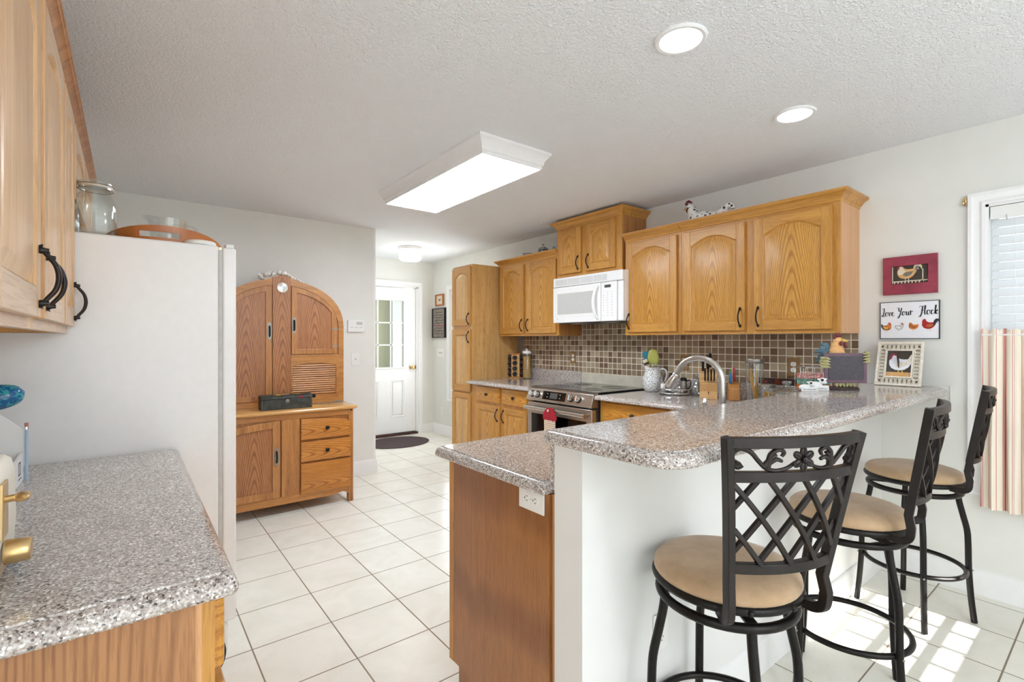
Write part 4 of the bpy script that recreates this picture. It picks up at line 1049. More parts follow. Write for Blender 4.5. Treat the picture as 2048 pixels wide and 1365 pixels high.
# lower part
m = MB(); m.box(-0.455, 0.465, 0.015, 0.70, 0.10, 0.755); m.build('base_body', 'hoosZ', root, smooth=0)
for xx in (-0.465, 0.435):
    for yy in (0.0, 0.66):
        m = MB(); m.box(xx, xx + 0.04, yy, yy + 0.045, 0, 0.757); m.build('leg', 'hoosZ', root, smooth=0, bevel=0.003)
m = MB()
ap = [(-0.425, 0.135), (-0.425, 0.075), (0.30, 0.075), (0.345, 0.080), (0.385, 0.092), (0.41, 0.085), (0.43, 0.07), (0.435, 0.07), (0.435, 0.135)]
m.prismY(ap, 0.003, 0.02); m.build('apron', 'hoosX', root, smooth=30)
m = MB(); m.box(-0.425, 0.435, 0.002, 0.02, 0.715, 0.757); m.build('top_rail', 'hoosX', root, smooth=0)
def bigarch(x): return 0.600 + 0.115 * sqrt(max(0.0, 1 - (x / 0.56) ** 2))
# arched door on the left
N = 14
def top_pts(x0, x1, f, n=N): return [(x1 + (x0 - x1) * k / n, f(x1 + (x0 - x1) * k / n)) for k in range(n + 1)]
def arched_door(name, x0, x1, z0, f, y, fr=0.052, t=0.018, parent=None, panel='hoosC'):
    o_ = [(x0, z0), (x1, z0)] + top_pts(x0, x1, f)
    def ins(q): return [(x0 + q, z0 + q), (x1 - q, z0 + q)] + top_pts(x0 + q, x1 - q, lambda x: f(x) - q)
    i_ = ins(fr); cx = (x0 + x1) / 2
    m = MB(); sh = lambda pts: [(x - cx, z - z0) for x, z in pts]
    ring(m, sh(o_), sh(i_), -t, 0)
    d = m.build(name, 'hoosZ', parent, loc=(cx, y, z0), smooth=20, bevel=0.002)
    m = MB(); m.prismY([(x, z - fr) for x, z in sh(ins(fr - 0.004))], -t + 0.010, -0.001); m.build('door_panel', panel, d, loc=(0, 0, fr), smooth=0)
    return d
def dedupe(p):
    out = []
    for q in p:
        if not out or (abs(q[0] - out[-1][0]) + abs(q[1] - out[-1][1])) > 1e-4: out.append(q)
    return out
def plate_pull(parent, x, y, z, L=0.145):
    m = MB(); h = L / 2
    m.prismY([(-0.013, -h + 0.014), (0, -h), (0.013, -h + 0.014), (0.018, 0), (0.013, h - 0.014), (0, h), (-0.013, h - 0.014), (-0.018, 0)], -0.003, 0)
    m.tube(bez([(0, -0.003, -h * 0.6), (0, -0.016, -h * 0.45), (0, -0.018, 0), (0, -0.016, h * 0.4), (0, -0.003, h * 0.55)], 4), 0.006, 8, 1)
    return m.build('handle', ['pewter', 'bronze'], parent, loc=(x, y, z), smooth=40)
d = arched_door('door', -0.435, -0.085, 0.135, bigarch, 0.012, parent=root, t=0.017); plate_pull(d, 0.150, -0.017, 0.31)
m = MB(); m.prismY([(-0.075, 0.135), (0.055, 0.135), (0.055, bigarch(0.055)), (0.0, bigarch(0)), (-0.075, bigarch(-0.075))], -0.004, 0.015); m.build('centre_board', 'hoosZ', root, smooth=0, bevel=0.0015)
for i, (z0, z1) in enumerate(((0.545, None), (0.375, 0.530), (0.125, 0.362))):
    f = (lambda x: bigarch(x) - 0.002) if z1 is None else (lambda x, z1=z1: z1)
    x0, x1 = 0.062, 0.452
    cx = (x0 + x1) / 2
    m = MB(); lp = [[(x - cx, y_, z - z0) for x, z in [(x0 + q, z0 + q), (x1 - q, z0 + q)] + top_pts(x0 + q, x1 - q, lambda x: f(x) - q, 10)] for q, y_ in ((0, 0.015), (0, -0.006), (0.004, -0.012), (0.012, -0.014))]
    m.loops(lp); dr = m.build('drawer', 'hoosDX', root, loc=(cx, 0.0, z0), smooth=20)
    if i < 2: knob(dr, 0.0, -0.014, 0.085 if i == 0 else 0.078, 'iron')
m = MB(); TOP = [(0.012, 0), (0.004, -0.003), (0.0, -0.010), (0.002, -0.020), (0.012, -0.028)]
m.slab([(-0.50, -0.02), (0.512, -0.02), (0.512, 0.72), (-0.50, 0.72)], [0.03, 0.03, 0, 0], 0.787, TOP); m.build('worktop', 'hoosTop', root, smooth=35)
m = MB(); m.box(0.450, 0.462, -0.004, 0.0, 0.745, 0.754); m.build('slide_catch', 'iron', root, smooth=0)
# upper part
def outer_arch(x):
    q = min(1.0, abs(x) / 0.495); z = 1.42 + 0.397 * (1 - q * q) ** 0.43
    if abs(x) < 0.14: z += 0.032 * (0.5 + 0.5 * cos(pi * x / 0.14))
    return z
def inner_arch(x):
    q = min(1.0, abs(x) / 0.452); return 1.40 + 0.368 * (1 - q * q) ** 0.43
xs = [0.495 * sin(pi / 2 * sin(pi / 2 * k / 30)) for k in range(-30, 31)]
oc = [(x, outer_arch(x)) for x in xs]
body = [(0.495, 0.789)] + [(x, z) for x, z in reversed(oc)] + [(-0.495, 0.789)]
m = MB(); m.prismY(body, UY + 0.012, UY + 0.36); m.build('upper_body', 'hoosZ', root, smooth=30)
ic = [(0.452 * x / 0.495, inner_arch(0.452 * x / 0.495)) for x in xs]
m = MB(); lp0, lp1 = [(-0.495, 0.789)] + oc + [(0.495, 0.789)], [(-0.452, 0.789)] + ic + [(0.452, 0.789)]
ring(m, lp0, lp1, UY, UY + 0.02, closed=False); m.add([], [])
m.build('arch_frame', 'hoosX', root, smooth=30)
m = MB(); cp_ = [(-0.075, 0.789), (0.062, 0.789)] + [(0.062 - 0.137 * k / 10, outer_arch(0.062 - 0.137 * k / 10) - 0.002) for k in range(11)]
m.prismY(dedupe(cp_), UY - 0.004, UY + 0.012); m.build('centre_board', 'hoosC', root, smooth=20, bevel=0.0015)
f = lambda x: inner_arch(x) - 0.003
d = arched_door('door', -0.448, -0.080, 0.835, f, UY + 0.008, parent=root, t=0.014, fr=0.045); plate_pull(d, 0.165, -0.014, 0.56)
m = MB(); m.box(-0.45, -0.078, UY + 0.0, UY + 0.014, 0.789, 0.832); m.build('bottom_rail', 'hoosX', root, smooth=0)
d = arched_door('door', 0.067, 0.432, 1.205, f, UY + 0.008, parent=root, t=0.014, fr=0.042); plate_pull(d, -0.163, -0.014, 0.24)
for z in (0.045, 0.195):
    m = MB(); m.prismY([(0.0, -0.008), (0.02, -0.010), (0.045, -0.006), (0.05, 0.0), (0.045, 0.006), (0.02, 0.010), (0.0, 0.008)], -0.003, 0.0); m.build('hinge', 'pewter', d, loc=(0.150, -0.014, z + 0.02), smooth=0)
# tambour
sh = lambda x: 1.085 + 0.045 * sqrt(max(0, 1 - ((x - 0.25) / 0.20) ** 2))
o_ = [(0.063, 1.200), (0.063, 0.86), (0.075, 0.86)] + [(0.075 + 0.355 * k / 14, sh(0.075 + 0.355 * k / 14)) for k in range(15)] + [(0.430, 0.86), (0.452, 0.86), (0.452, 1.200)]
m = MB(); m.prismY(o_[::-1], UY - 0.002, UY + 0.008); m.build('tambour_rail', 'hoosX', root, smooth=0, bevel=0.001)
m = MB(); m.box(0.063, 0.452, UY - 0.002, UY + 0.012, 0.789, 0.862); m.build('bottom_rail', 'hoosX', root, smooth=0)
m = MB()
for k in range(15):
    z = 0.868 + 0.018 * k
    m.loops([[(xx, UY + 0.010, z), (xx, UY + 0.003, z + 0.003), (xx, UY + 0.002, z + 0.009), (xx, UY + 0.004, z + 0.014), (xx, UY + 0.010, z + 0.017)] for xx in (0.077, 0.428)])
m.build('tambour', 'hoosX', root, smooth=30)
m = MB(); m.box(0.25, 0.47, UY - 0.035, UY - 0.006, 0.7875, 0.790); m.box(0.41, 0.475, UY - 0.006, UY - 0.001, 0.79, 0.800); m.build('slide_rail', 'pewter', root, smooth=0)
m = MB(); m.lathe([(0.040, 0), (0.040, 0.006), (0.036, 0.007)], 28, T=T3((-0.004, UY - 0.004, 1.748)) @ RX(radians(90)))
q = m.build('medallion', 'antiquewhite', root)
m = MB(); m.lathe([(0.0355, 0.004), (0.034, 0.008), (0.015, 0.010), (0.001, 0.0105)], 28, T=T3((-0.004, UY - 0.004, 1.748)) @ RX(radians(90))); m.build('medallion_glass', 'chrome', q)
# painted tin box on the worktop
root = thing('tin_box', 'dark painted tin box with studded edges on the oak worktop', 'box', (0.970, 4.115, 0.7885), radians(0))
m = MB(); m.box(-0.185, 0.185, -0.055, 0.055, 0, 0.078); m.build('box_body', 'leather', root, bevel=0.003)
m = MB(); m.loops([[(x, y, z) for y, z in ((-0.057, 0.079), (0.057, 0.079), (0.057, 0.095), (0.030, 0.110), (-0.030, 0.110), (-0.057, 0.095))] for x in (-0.187, 0.187)]); l_ = m.build('lid', 'leather', root, bevel=0.003)
m = MB(); m.loops([[(x, y, z) for x, y, z in ((a - 0.035, -0.03, 0.1105), (a, -0.045, 0.1075), (a + 0.035, -0.03, 0.1105), (a, 0.0, 0.1115))] for a in (-0.06, -0.0601)]); m.build('painted_leaf', 'yellow', l_, smooth=0)
m = MB(); m.box(-0.03, 0.02, -0.03, 0.01, 0.110, 0.1115); m.box(0.045, 0.10, -0.035, 0.0, 0.110, 0.1115); m.build('painted_leaf', 'gold', l_, smooth=0)
m = MB(); m.box(0.085, 0.115, -0.0585, -0.057, 0.082, 0.094); m.build('painted_rose', 'redcloth', l_, smooth=0)
m = MB(); m.lathe([(0.014, 0), (0.014, 0.003), (0.006, 0.006), (0.004, 0.012)], 8, T=T3((0.0, -0.055, 0.062)) @ RX(radians(90))); m.build('clasp', 'pewter', root)
m = MB()
for xx in (-0.18, 0.18):
    for k in range(5): m.ball((xx, -0.0555, 0.008 + k * 0.016), 0.0022, 6, 4)
m.build('studs', 'antiquewhite', root)
m = MB(); m.ball((0.207, -0.02, 0.085), 0.016, 12, 8); m.tube([(0.187, -0.02, 0.085), (0.195, -0.02, 0.085)], 0.006, 8); m.build('end_knob', 'iron', root)
# dried flowers on top of the arch
m = MB(); rnd = random.Random(3); blobs = []
for k in range(34):
    a = (k + rnd.random()) / 34; cx = -0.15 + 0.32 * a; r_ = 0.024 * (1 - 0.62 * a) * rnd.uniform(0.8, 1.1)
    zt = max(outer_arch(cx - r_), outer_arch(cx + r_), outer_arch(cx)) + r_ * 0.95 + (0.022 * rnd.random() * (1 - a)); c = (cx, 0.350 + rnd.uniform(-0.02, 0.03), zt); blobs.append((c, r_)); m.ball(c, r_, 12, 8)
for k in range(520):
    c, r_ = blobs[rnd.randrange(len(blobs))]; d = Vector((rnd.gauss(0, 1), rnd.gauss(-0.3, 1), rnd.gauss(0.3, 1))).normalized() * r_
    m.ball((c[0] + d.x, c[1] + d.y, max(c[2] + d.z, outer_arch(c[0] + d.x) + 0.006)), 0.0042, 6, 4)
o = m.build('dried_flowers', 'flower', loc=(0.985, 3.99, 0), smooth=60)
tag(o, 'spray of dried white flowers lying on top of the arched oak dresser', 'dried flowers', kind='stuff')

# ================================================================ bar stools
def stool(label, loc, back, leg0):
    """back: turn of the swivel seat; leg0: direction of the first leg (both in degrees, in the room)"""
    rb = radians(back)
    root = thing('bar_stool', label, 'bar stool', loc, 0, 'swivel bar stools along the granite bar')
    m = MB(); m.lathe([(0.170, 0.660), (0.186, 0.664), (0.192, 0.674), (0.190, 0.688), (0.178, 0.701), (0.145, 0.711), (0.09, 0.716), (0.002, 0.717)], 44); c = m.build('seat_cushion', 'suede', root, smooth=60)
    m = MB(); m.torus(0.186, 0.0115, (0, 0, 0.657), 48, 12); m.build('seat_ring', 'iron', root, smooth=60)
    m = MB(); m.torus(0.176, 0.0125, (0, 0, 0.610), 48, 12)
    m.lathe([(0.06, 0.618), (0.06, 0.652)], 20)
    for k in range(2): m.tube([(0.176 * cos(radians(leg0 + 90 * k)), 0.176 * sin(radians(leg0 + 90 * k)), 0.618), (-0.176 * cos(radians(leg0 + 90 * k)), -0.176 * sin(radians(leg0 + 90 * k)), 0.618)], flat=(0.014, 0.003), up=(0, 0, 1))
    for k in range(2): m.tube([(0.184 * cos(rb + k * pi / 2), 0.184 * sin(rb + k * pi / 2), 0.652), (-0.184 * cos(rb + k * pi / 2), -0.184 * sin(rb + k * pi / 2), 0.652)], flat=(0.014, 0.003), up=(0, 0, 1))
    m.build('swivel_base', 'iron', root, smooth=50)
    for k in range(4):
        a = radians(leg0 + 90 * k); m = MB(); ca, sa = cos(a), sin(a)
        pr_ = bez([(0.166, 0.606), (0.172, 0.56), (0.185, 0.50), (0.200, 0.43), (0.204, 0.36), (0.206, 0.25), (0.214, 0.12), (0.226, 0.004)], 4)
        m.tube([(r * ca, r * sa, z) for r, z in pr_], 0.0125, 12); lg = m.build('leg', 'iron', root, smooth=60)
        m = MB(); m.ball((0.220 * ca, 0.220 * sa, 0.245), 0.0045, 8, 5); m.build('bolt', 'pewter', lg)
    m = MB(); m.torus(0.193, 0.0105, (0, 0, 0.245), 56, 12); m.build('footrest_ring', 'iron', root, smooth=60)
    # back frame
    def w(z): t_ = (z - 0.78) / 0.32; return 0.135 + 0.036 * t_ + 0.006 * max(0, t_) ** 2
    def off(z): t_ = (z - 0.78) / 0.32; return 0.205 + 0.052 * t_
    def S_(s, z, d=0.0): return (w(z) * s, -(off(z) + 0.028 * (1 - s * s) + d), z)
    B = RZ(rb)
    for s in (-1, 1):
        m = MB(); path = bez([(s * 0.116, -0.140, 0.652), (s * 0.126, -0.175, 0.650), (s * 0.133, -0.200, 0.664), (s * 0.135, -0.206, 0.70)], 5) + [S_(s, z) for z in (0.74, 0.80, 0.86, 0.92, 0.98, 1.04, 1.104)]
        m.tube(path, flat=(0.0125, 0.0095), up=(1, 0, 0), T=B); m.build('back_post', 'bronze', root, smooth=40, bevel=0.002)
    ss = [-1 + 2 * k / 16 for k in range(17)]
    for z, hh in ((1.092, 0.0125), (1.012, 0.012), (0.787, 0.012)):
        m = MB(); m.tube([S_(s * 0.99, z) for s in ss], flat=(0.0095, hh), up=(0, 0, 1), T=B); m.build('back_rail', 'bronze', root, smooth=40, bevel=0.002)
    m = MB(); z0, z1 = 0.795, 1.004
    for sign in (1, -1):
        for k in range(-1, 4):
            st_ = -1 + 0.53 * k + (0.0 if k >= 0 else 0.0); pts = []
            for j in range(15):
                t_ = j / 14; s = st_ + 1.02 * t_
                if -1.0 <= s <= 1.0: pts.append(S_(sign * s, z1 + (z0 - z1) * t_, 0.004 if sign > 0 else -0.004))
            if len(pts) > 2: m.tube(pts, flat=(0.0056, 0.0056), up=(0, 1, 0), T=B)
    m.build('lattice', 'bronze', root, smooth=40, bevel=0.0012)
    m = MB()
    for sg in (-1, 1):
        def Q(x, z, d=0.0): return S_(sg * x, 1.025 + z * 0.055, d)
        def curl(pts, rr): pp = bez([Q(a, b) for a, b in pts], 5); n = len(pp); m.tube(pp, [rr[0] + (rr[1] - rr[0]) * i / (n - 1) for i in range(n)], 8, T=B)
        curl([(0.10, 0.35), (0.22, 0.12), (0.38, 0.02), (0.52, 0.14), (0.62, 0.45), (0.72, 0.82), (0.84, 0.98), (0.94, 0.80), (0.95, 0.45), (0.89, 0.20), (0.83, 0.30)], (0.0042, 0.0075))
        curl([(0.86, 0.22), (0.90, 0.30), (0.88, 0.42)], (0.0055, 0.009))
        curl([(0.50, 0.12), (0.48, 0.45), (0.45, 0.75), (0.36, 0.92), (0.28, 0.80), (0.31, 0.62)], (0.0075, 0.004))
        curl([(0.48, 0.35), (0.38, 0.50), (0.30, 0.42)], (0.0065, 0.004))
        curl([(0.55, 0.2), (0.46, 0.55), (0.38, 0.70)], (0.007, 0.004))
    m.build('scrollwork', 'bronze', root, smooth=60)
    m = MB(); c0 = Vector(S_(0, 1.052, 0.004))
    for k in range(6):
        a = 2 * pi * k / 6 + pi / 6
        px, pz = c0.x + 0.0175 * cos(a), c0.z + 0.0175 * sin(a)
        T_ = B @ T3((px, c0.y, pz)) @ RY(-a) @ Matrix.Diagonal((1.15, 0.42, 0.8, 1)); m.ball((0, 0, 0), 0.0115, 10, 7, T=T_)
        T_ = B @ T3((px, c0.y - 0.0042, pz)) @ RY(-a) @ Matrix.Diagonal((0.9, 0.25, 0.16, 1)); m.ball((0, 0, 0), 0.0115, 8, 5, T=T_)
    m.ball((c0.x, c0.y - 0.003, c0.z), 0.0078, 12, 8, T=B)
    m.build('flower', 'bronze', root, smooth=60)
    m = MB()
    for s in (-1, 1): m.tube([(s * 0.105, -0.150, 0.657), (s * 0.128, -0.152, 0.655)], 0.011, 8, T=B); m.ball((s * 0.06, -0.185, 0.657), 0.009, 8, 6, T=B)
    m.build('back_bracket', 'iron', root, smooth=50)
    return root
stool('black metal swivel bar stool in front, its lattice back turned to the camera', (1.323, 0.718, 0), -26, 50)
stool('middle of the three bar stools, its lattice back seen nearly edge-on', (2.146, 0.680, 0), 6, 63)
stool('bar stool standing farthest along the bar, beside the striped curtain', (3.02, 0.679, 0), 8, 23)

# ================================================================ plates and wall pieces
def outlet(label, loc, rz, mat='whiteplastic', w=0.071, h=0.116, roll=0, name='wall_outlet', slots='outlet', holes='darkgrey', face_m='whiteplastic'):
    root = thing(name, label, 'outlet' if slots == 'outlet' else 'switch', loc, rz)
    R = RY(radians(90)) if roll else Matrix.Identity(4)
    m = MB(); m.box(-w / 2, w / 2, -0.006, -0.0005, -h / 2, h / 2, T=R); m.build('plate', mat, root, bevel=0.0015)
    if slots == 'outlet':
        for s in (-1, 1):
            m = MB(); m.prismY([(0.017 * max(-1, min(1, 1.18 * cos(a))) , s * 0.0195 + 0.0145 * sin(a)) for a in [2 * pi * k / 20 for k in range(20)]], -0.008, -0.005, T=R)
            f = m.build('receptacle', face_m, root, smooth=0)
            m = MB()
            for dx in (-0.0065, 0.0065): m.box(dx - 0.001, dx + 0.001, -0.0085, -0.0078, s * 0.0195 - 0.001, s * 0.0195 + 0.007, T=R)
            m.lathe([(0.0025, 0), (0.0025, 0.0006)], 8, T=R @ T3((0, -0.0079, s * 0.0195 - 0.007)) @ RX(radians(90))); m.build('slots', holes, f, smooth=0)
        m = MB(); m.lathe([(0.0028, 0), (0.0028, 0.0015)], 10, T=R @ T3((0, -0.006, 0)) @ RX(radians(90))); m.build('screw', 'lightgrey', root)
    else:
        n = slots
        for k in range(n):
            x = (k - (n - 1) / 2) * 0.046 if n < 4 else (k - 1.5) * 0.026
            m = MB(); m.box(x - 0.0045, x + 0.0045, -0.014, -0.005, -0.008, 0.010, T=R @ T3((0, 0, 0))); m.build('toggle', 'lightgrey', root, bevel=0.001)
    return root
outlet('white outlet set sideways on the brown end panel, just under the granite', (0.9725, 1.142, 0.835), R90, roll=1)
outlet('white outlet low on the half wall, behind the front stool', (1.318, 0.9295, 0.405), 0)
outlet('brown outlet plate on the mosaic left of the range hood', (3.4765, 3.455, 1.150), R90, 'brownplate')
outlet('brown outlet plate on the mosaic behind the faucet arch', (3.4765, 2.219, 1.145), R90, 'brownplate')
outlet('brown outlet plate on the mosaic above the glass cake jar', (3.4765, 1.408, 1.143), R90, 'brownplate', w=0.08, h=0.122)
outlet('white outlet low on the wall beside the entry door', (XW - 0.0005, 6.036, 0.32), R90)
outlet('white light switch on the wall right of the arched dresser', (1.75, YD if 0 else YH - 0.0005, 1.135), 0, name='light_switch', slots=1, w=0.08, h=0.125)
outlet('white four-gang light switch under the lettered print by the entry', (XW - 0.0005, 6.086, 1.145), R90, name='light_switch', slots=4, w=0.205, h=0.115)
root = thing('thermostat', 'white thermostat on the wall right of the arched dresser', 'thermostat', (1.752, YH - 0.0005, 1.46))
m = MB(); m.box(-0.082, 0.082, -0.028, 0, -0.058, 0.058); m.build('case', 'whiteplastic', root, bevel=0.004)
m = MB(); m.box(0.0, 0.06, -0.0295, -0.028, 0.012, 0.042); m.build('display', 'lightgrey', root, smooth=0)
m = MB()
for k in range(3): m.box(-0.06 + 0.045 * k, -0.03 + 0.045 * k, -0.0295, -0.028, -0.016, -0.010)
m.build('button', 'lightgrey', root, smooth=0)

# writing: a small set of brush-script letters, drawn as ribbons
GL = {
 'L': ([[(0.10, 0.86), (0.04, 0.95), (0.16, 1.02), (0.30, 0.92), (0.26, 0.55), (0.18, 0.18), (0.02, -0.04), (-0.12, -0.02), (-0.04, 0.10), (0.18, 0.02), (0.36, -0.10)]], 0.42),
 'o': ([[(0.26, 0.46), (0.10, 0.44), (0.03, 0.20), (0.12, 0.0), (0.28, 0.06), (0.34, 0.30), (0.24, 0.46), (0.32, 0.38), (0.46, 0.42)]], 0.44),
 'v': ([[(0.0, 0.40), (0.08, 0.46), (0.12, 0.30), (0.16, 0.02), (0.28, 0.16), (0.36, 0.40), (0.30, 0.46), (0.38, 0.36), (0.48, 0.38)]], 0.44),
 'e': ([[(0.02, 0.18), (0.22, 0.26), (0.28, 0.42), (0.16, 0.47), (0.05, 0.28), (0.10, 0.04), (0.24, 0.0), (0.42, 0.14)]], 0.40),
 'Y': ([[(-0.02, 0.80), (0.06, 0.92), (0.18, 0.90), (0.20, 0.66), (0.26, 0.48), (0.42, 0.60), (0.54, 0.92)], [(0.54, 0.92), (0.46, 0.55), (0.34, 0.10), (0.16, -0.30), (0.02, -0.34), (0.06, -0.20), (0.30, -0.04), (0.58, 0.12)]], 0.60),
 'u': ([[(0.0, 0.36), (0.08, 0.46), (0.08, 0.20), (0.12, 0.02), (0.26, 0.08), (0.36, 0.44)], [(0.36, 0.44), (0.33, 0.14), (0.40, 0.0), (0.52, 0.12)]], 0.48),
 'r': ([[(0.0, 0.34), (0.09, 0.54), (0.13, 0.44), (0.10, 0.02)], [(0.11, 0.28), (0.20, 0.44), (0.30, 0.48), (0.36, 0.40)]], 0.44),
 'F': ([[(0.02, 0.78), (0.10, 0.94), (0.34, 0.92), (0.60, 0.98)], [(0.40, 0.94), (0.34, 0.50), (0.26, 0.08), (0.12, -0.24), (-0.04, -0.24), (0.02, -0.12)], [(0.20, 0.46), (0.36, 0.50), (0.50, 0.46)]], 0.52),
 'l': ([[(0.02, 0.20), (0.18, 0.62), (0.24, 0.96), (0.14, 0.94), (0.10, 0.50), (0.10, 0.06), (0.20, 0.0), (0.34, 0.14)]], 0.30),
 'c': ([[(0.28, 0.36), (0.22, 0.47), (0.08, 0.38), (0.04, 0.14), (0.14, 0.0), (0.36, 0.14)]], 0.38),
 'k': ([[(0.02, 0.20), (0.18, 0.62), (0.24, 0.98), (0.14, 0.94), (0.10, 0.50), (0.06, 0.02)], [(0.08, 0.22), (0.22, 0.46), (0.32, 0.40), (0.14, 0.24), (0.26, 0.02), (0.44, 0.12)]], 0.42),
 'B': ([[(0.12, 0.86), (0.10, 0.40), (0.02, 0.0)], [(0.0, 0.78), (0.20, 0.94), (0.40, 0.80), (0.30, 0.54), (0.14, 0.50), (0.36, 0.44), (0.42, 0.18), (0.22, -0.02), (0.04, 0.06)]], 0.50),
 's': ([[(0.0, 0.08), (0.20, 0.46), (0.24, 0.40), (0.26, 0.14), (0.16, 0.0), (0.04, 0.06), (0.22, 0.02), (0.38, 0.14)]], 0.34),
 ' ': ([], 0.34)}
def script(m, text, x, z, size, y, wt=0.055, mi=0, sx=1.0):
    """ribbons: thick on down strokes, thin on up strokes"""
    for ch in text:
        strokes, adv = GL[ch]
        for st in strokes:
            pp = bez([(a, b, 0) for a, b in st], 6); L, R = [], []
            for i, p in enumerate(pp):
                a = Vector(pp[max(0, i - 1)]); b = Vector(pp[min(len(pp) - 1, i + 1)]); d = (b - a).normalized(); n = Vector((-d.y, d.x, 0))
                th = wt * (0.30 + 0.70 * max(0.0, -d.y)) * 0.5
                for lst, s in ((L, 1), (R, -1)): q = Vector(p) + n * th * s; lst.append((x + q.x * size * sx, y, z + q.y * size))
            m.add(L + R, [(i, i + 1, len(L) + i + 1, len(L) + i) for i in range(len(L) - 1)], mi)
        x += adv * size * sx
    return x
def hen(m, cx, z, s, pts_cols, y, flip=1):
    """flat printed bird: list of (material index, polygon) drawn bottom up"""
    for i, (mi, pts) in enumerate(pts_cols): m.prismY([(cx + flip * a * s, z + b * s) for a, b in pts], y - 0.0002 - 0.0002 * i, y, mi)
BODY = [(-0.42, 0.84), (-0.32, 0.76), (-0.14, 0.74), (0.02, 0.76), (0.12, 0.83), (0.18, 0.92), (0.28, 1.0), (0.40, 0.95), (0.43, 0.82), (0.47, 0.62), (0.45, 0.44), (0.36, 0.28), (0.20, 0.19), (0.0, 0.17), (-0.18, 0.21), (-0.34, 0.34), (-0.46, 0.56)]
COMB = [(0.20, 0.92), (0.19, 1.06), (0.26, 1.02), (0.31, 1.11), (0.36, 1.02), (0.43, 1.02), (0.40, 0.94), (0.50, 0.86), (0.44, 0.82), (0.45, 0.70), (0.38, 0.76), (0.32, 0.95)]
WING = [(-0.36, 0.60), (-0.10, 0.60), (0.14, 0.54), (0.18, 0.38), (0.02, 0.30), (-0.18, 0.36)]
NECK = [(0.04, 0.60), (0.15, 0.74), (0.20, 0.90), (0.30, 0.98), (0.40, 0.92), (0.42, 0.74), (0.43, 0.50), (0.32, 0.40), (0.18, 0.46)]
LEG1 = [(0.04, 0.18), (0.08, 0.18), (0.08, 0.03), (0.16, 0.0), (-0.03, 0.0), (0.04, 0.03)]
LEG2 = [(-0.12, 0.18), (-0.08, 0.18), (-0.08, 0.03), (0.0, 0.0), (-0.19, 0.0), (-0.12, 0.03)]
TAIL = [(-0.30, 0.62), (-0.36, 0.92), (-0.50, 1.08), (-0.66, 1.06), (-0.76, 0.88), (-0.74, 0.66), (-0.66, 0.84), (-0.58, 0.88), (-0.60, 0.66), (-0.52, 0.76), (-0.46, 0.54), (-0.38, 0.42)]
# framed pieces on the stove wall, right of the cabinets (local x runs along the wall towards the window)
def framed(name, label, cat, y_mid, z_mid, rz=R90, x=XW - 0.0005): return thing(name, label, cat, (x, y_mid, z_mid), rz)
root = framed('rooster_picture', 'barn-red framed rooster picture, the topmost on the wall', 'picture', 0.795, 1.690)
w_, h_ = 0.122, 0.108
m = MB()
for b in ((-w_, w_, 0.054, h_), (-w_, w_, -h_, -0.048), (-w_, -0.083, -0.048, 0.054), (0.083, w_, -0.048, 0.054)): m.box(b[0], b[1], -0.022, 0, b[2], b[3])
m.build('frame', 'maroon', root, smooth=0, bevel=0.001)
PC = [M['darkhollow'], M['linen'], M['block'], M['maroon'], M['lightgrey'], M['pewter'], M['rock']]
m = MB(); m.box(-0.083, 0.083, -0.010, -0.002, -0.048, 0.054, 0)
m.box(-0.081, -0.077, -0.0125, -0.010, -0.045, 0.052, 1); m.box(0.056, 0.060, -0.0125, -0.010, -0.045, 0.03, 1); m.box(-0.080, 0.080, -0.0125, -0.010, -0.036, -0.031, 1)
for k in range(9): m.box(-0.072 + k * 0.016, -0.066 + k * 0.016, -0.0125, -0.010, -0.045, -0.036, 1)
hen(m, -0.014, -0.036, 0.092, [(4, LEG1), (4, LEG2), (1, TAIL), (5, [(-0.30, 0.6), (-0.40, 0.84), (-0.52, 0.94), (-0.62, 0.86), (-0.54, 0.74), (-0.48, 0.5)]), (2, BODY), (5, WING), (1, NECK), (3, COMB)], -0.0125, -1)
m.build('print', PC, root, smooth=0)
root = framed('hen_sign', 'white sign reading Love Your Flock with four hens below the words', 'sign', 0.799, 1.435)
m = MB(); w_, h_ = 0.134, 0.106
for b in ((-w_, w_, h_ - 0.003, h_), (-w_, w_, -h_, -h_ + 0.003), (-w_, -w_ + 0.003, -h_, h_), (w_ - 0.003, w_, -h_, h_)): m.box(b[0], b[1], -0.014, 0, b[2], b[3])
m.build('frame', 'ink', root, smooth=0)
m = MB(); m.box(-w_ + 0.003, w_ - 0.003, -0.012, -0.001, -h_ + 0.003, h_ - 0.003); bd = m.build('board', 'paper', root, smooth=0)
m = MB(); script(m, 'Love', -0.124, 0.026, 0.044, -0.0126, 0.15, sx=0.78); script(m, 'Your', -0.052, 0.028, 0.046, -0.0126, 0.15, sx=0.80); script(m, 'Flock', 0.046, 0.030, 0.049, -0.0126, 0.15, sx=0.82)
m.build('lettering', 'ink', bd, smooth=0)
HC = [M['linen'], M['leather'], M['traywood'], M['orange'], M['red'], M['paper'], M['lightgrey'], M['ink'], M['beak']]
m = MB(); hen(m, -0.104, -0.066, 0.050, [(0, LEG1), (0, LEG2), (2, BODY), (1, [(-0.46, 0.54), (-0.52, 0.86), (-0.38, 0.90), (-0.30, 0.60), (-0.1, 0.54), (-0.16, 0.26), (-0.34, 0.34)]), (3, NECK), (8, WING), (4, COMB)], -0.0124, 1); m.build('printed_hen', HC, bd, smooth=0)
m = MB(); hen(m, -0.044, -0.062, 0.044, [(0, LEG1), (0, LEG2), (6, BODY), (5, WING), (4, COMB)], -0.0124, 1); m.build('printed_hen', HC, bd, smooth=0)
m = MB(); hen(m, 0.022, -0.062, 0.048, [(0, LEG1), (3, BODY), (2, WING), (2, NECK)], -0.0124, -1); m.build('printed_hen', HC, bd, smooth=0)
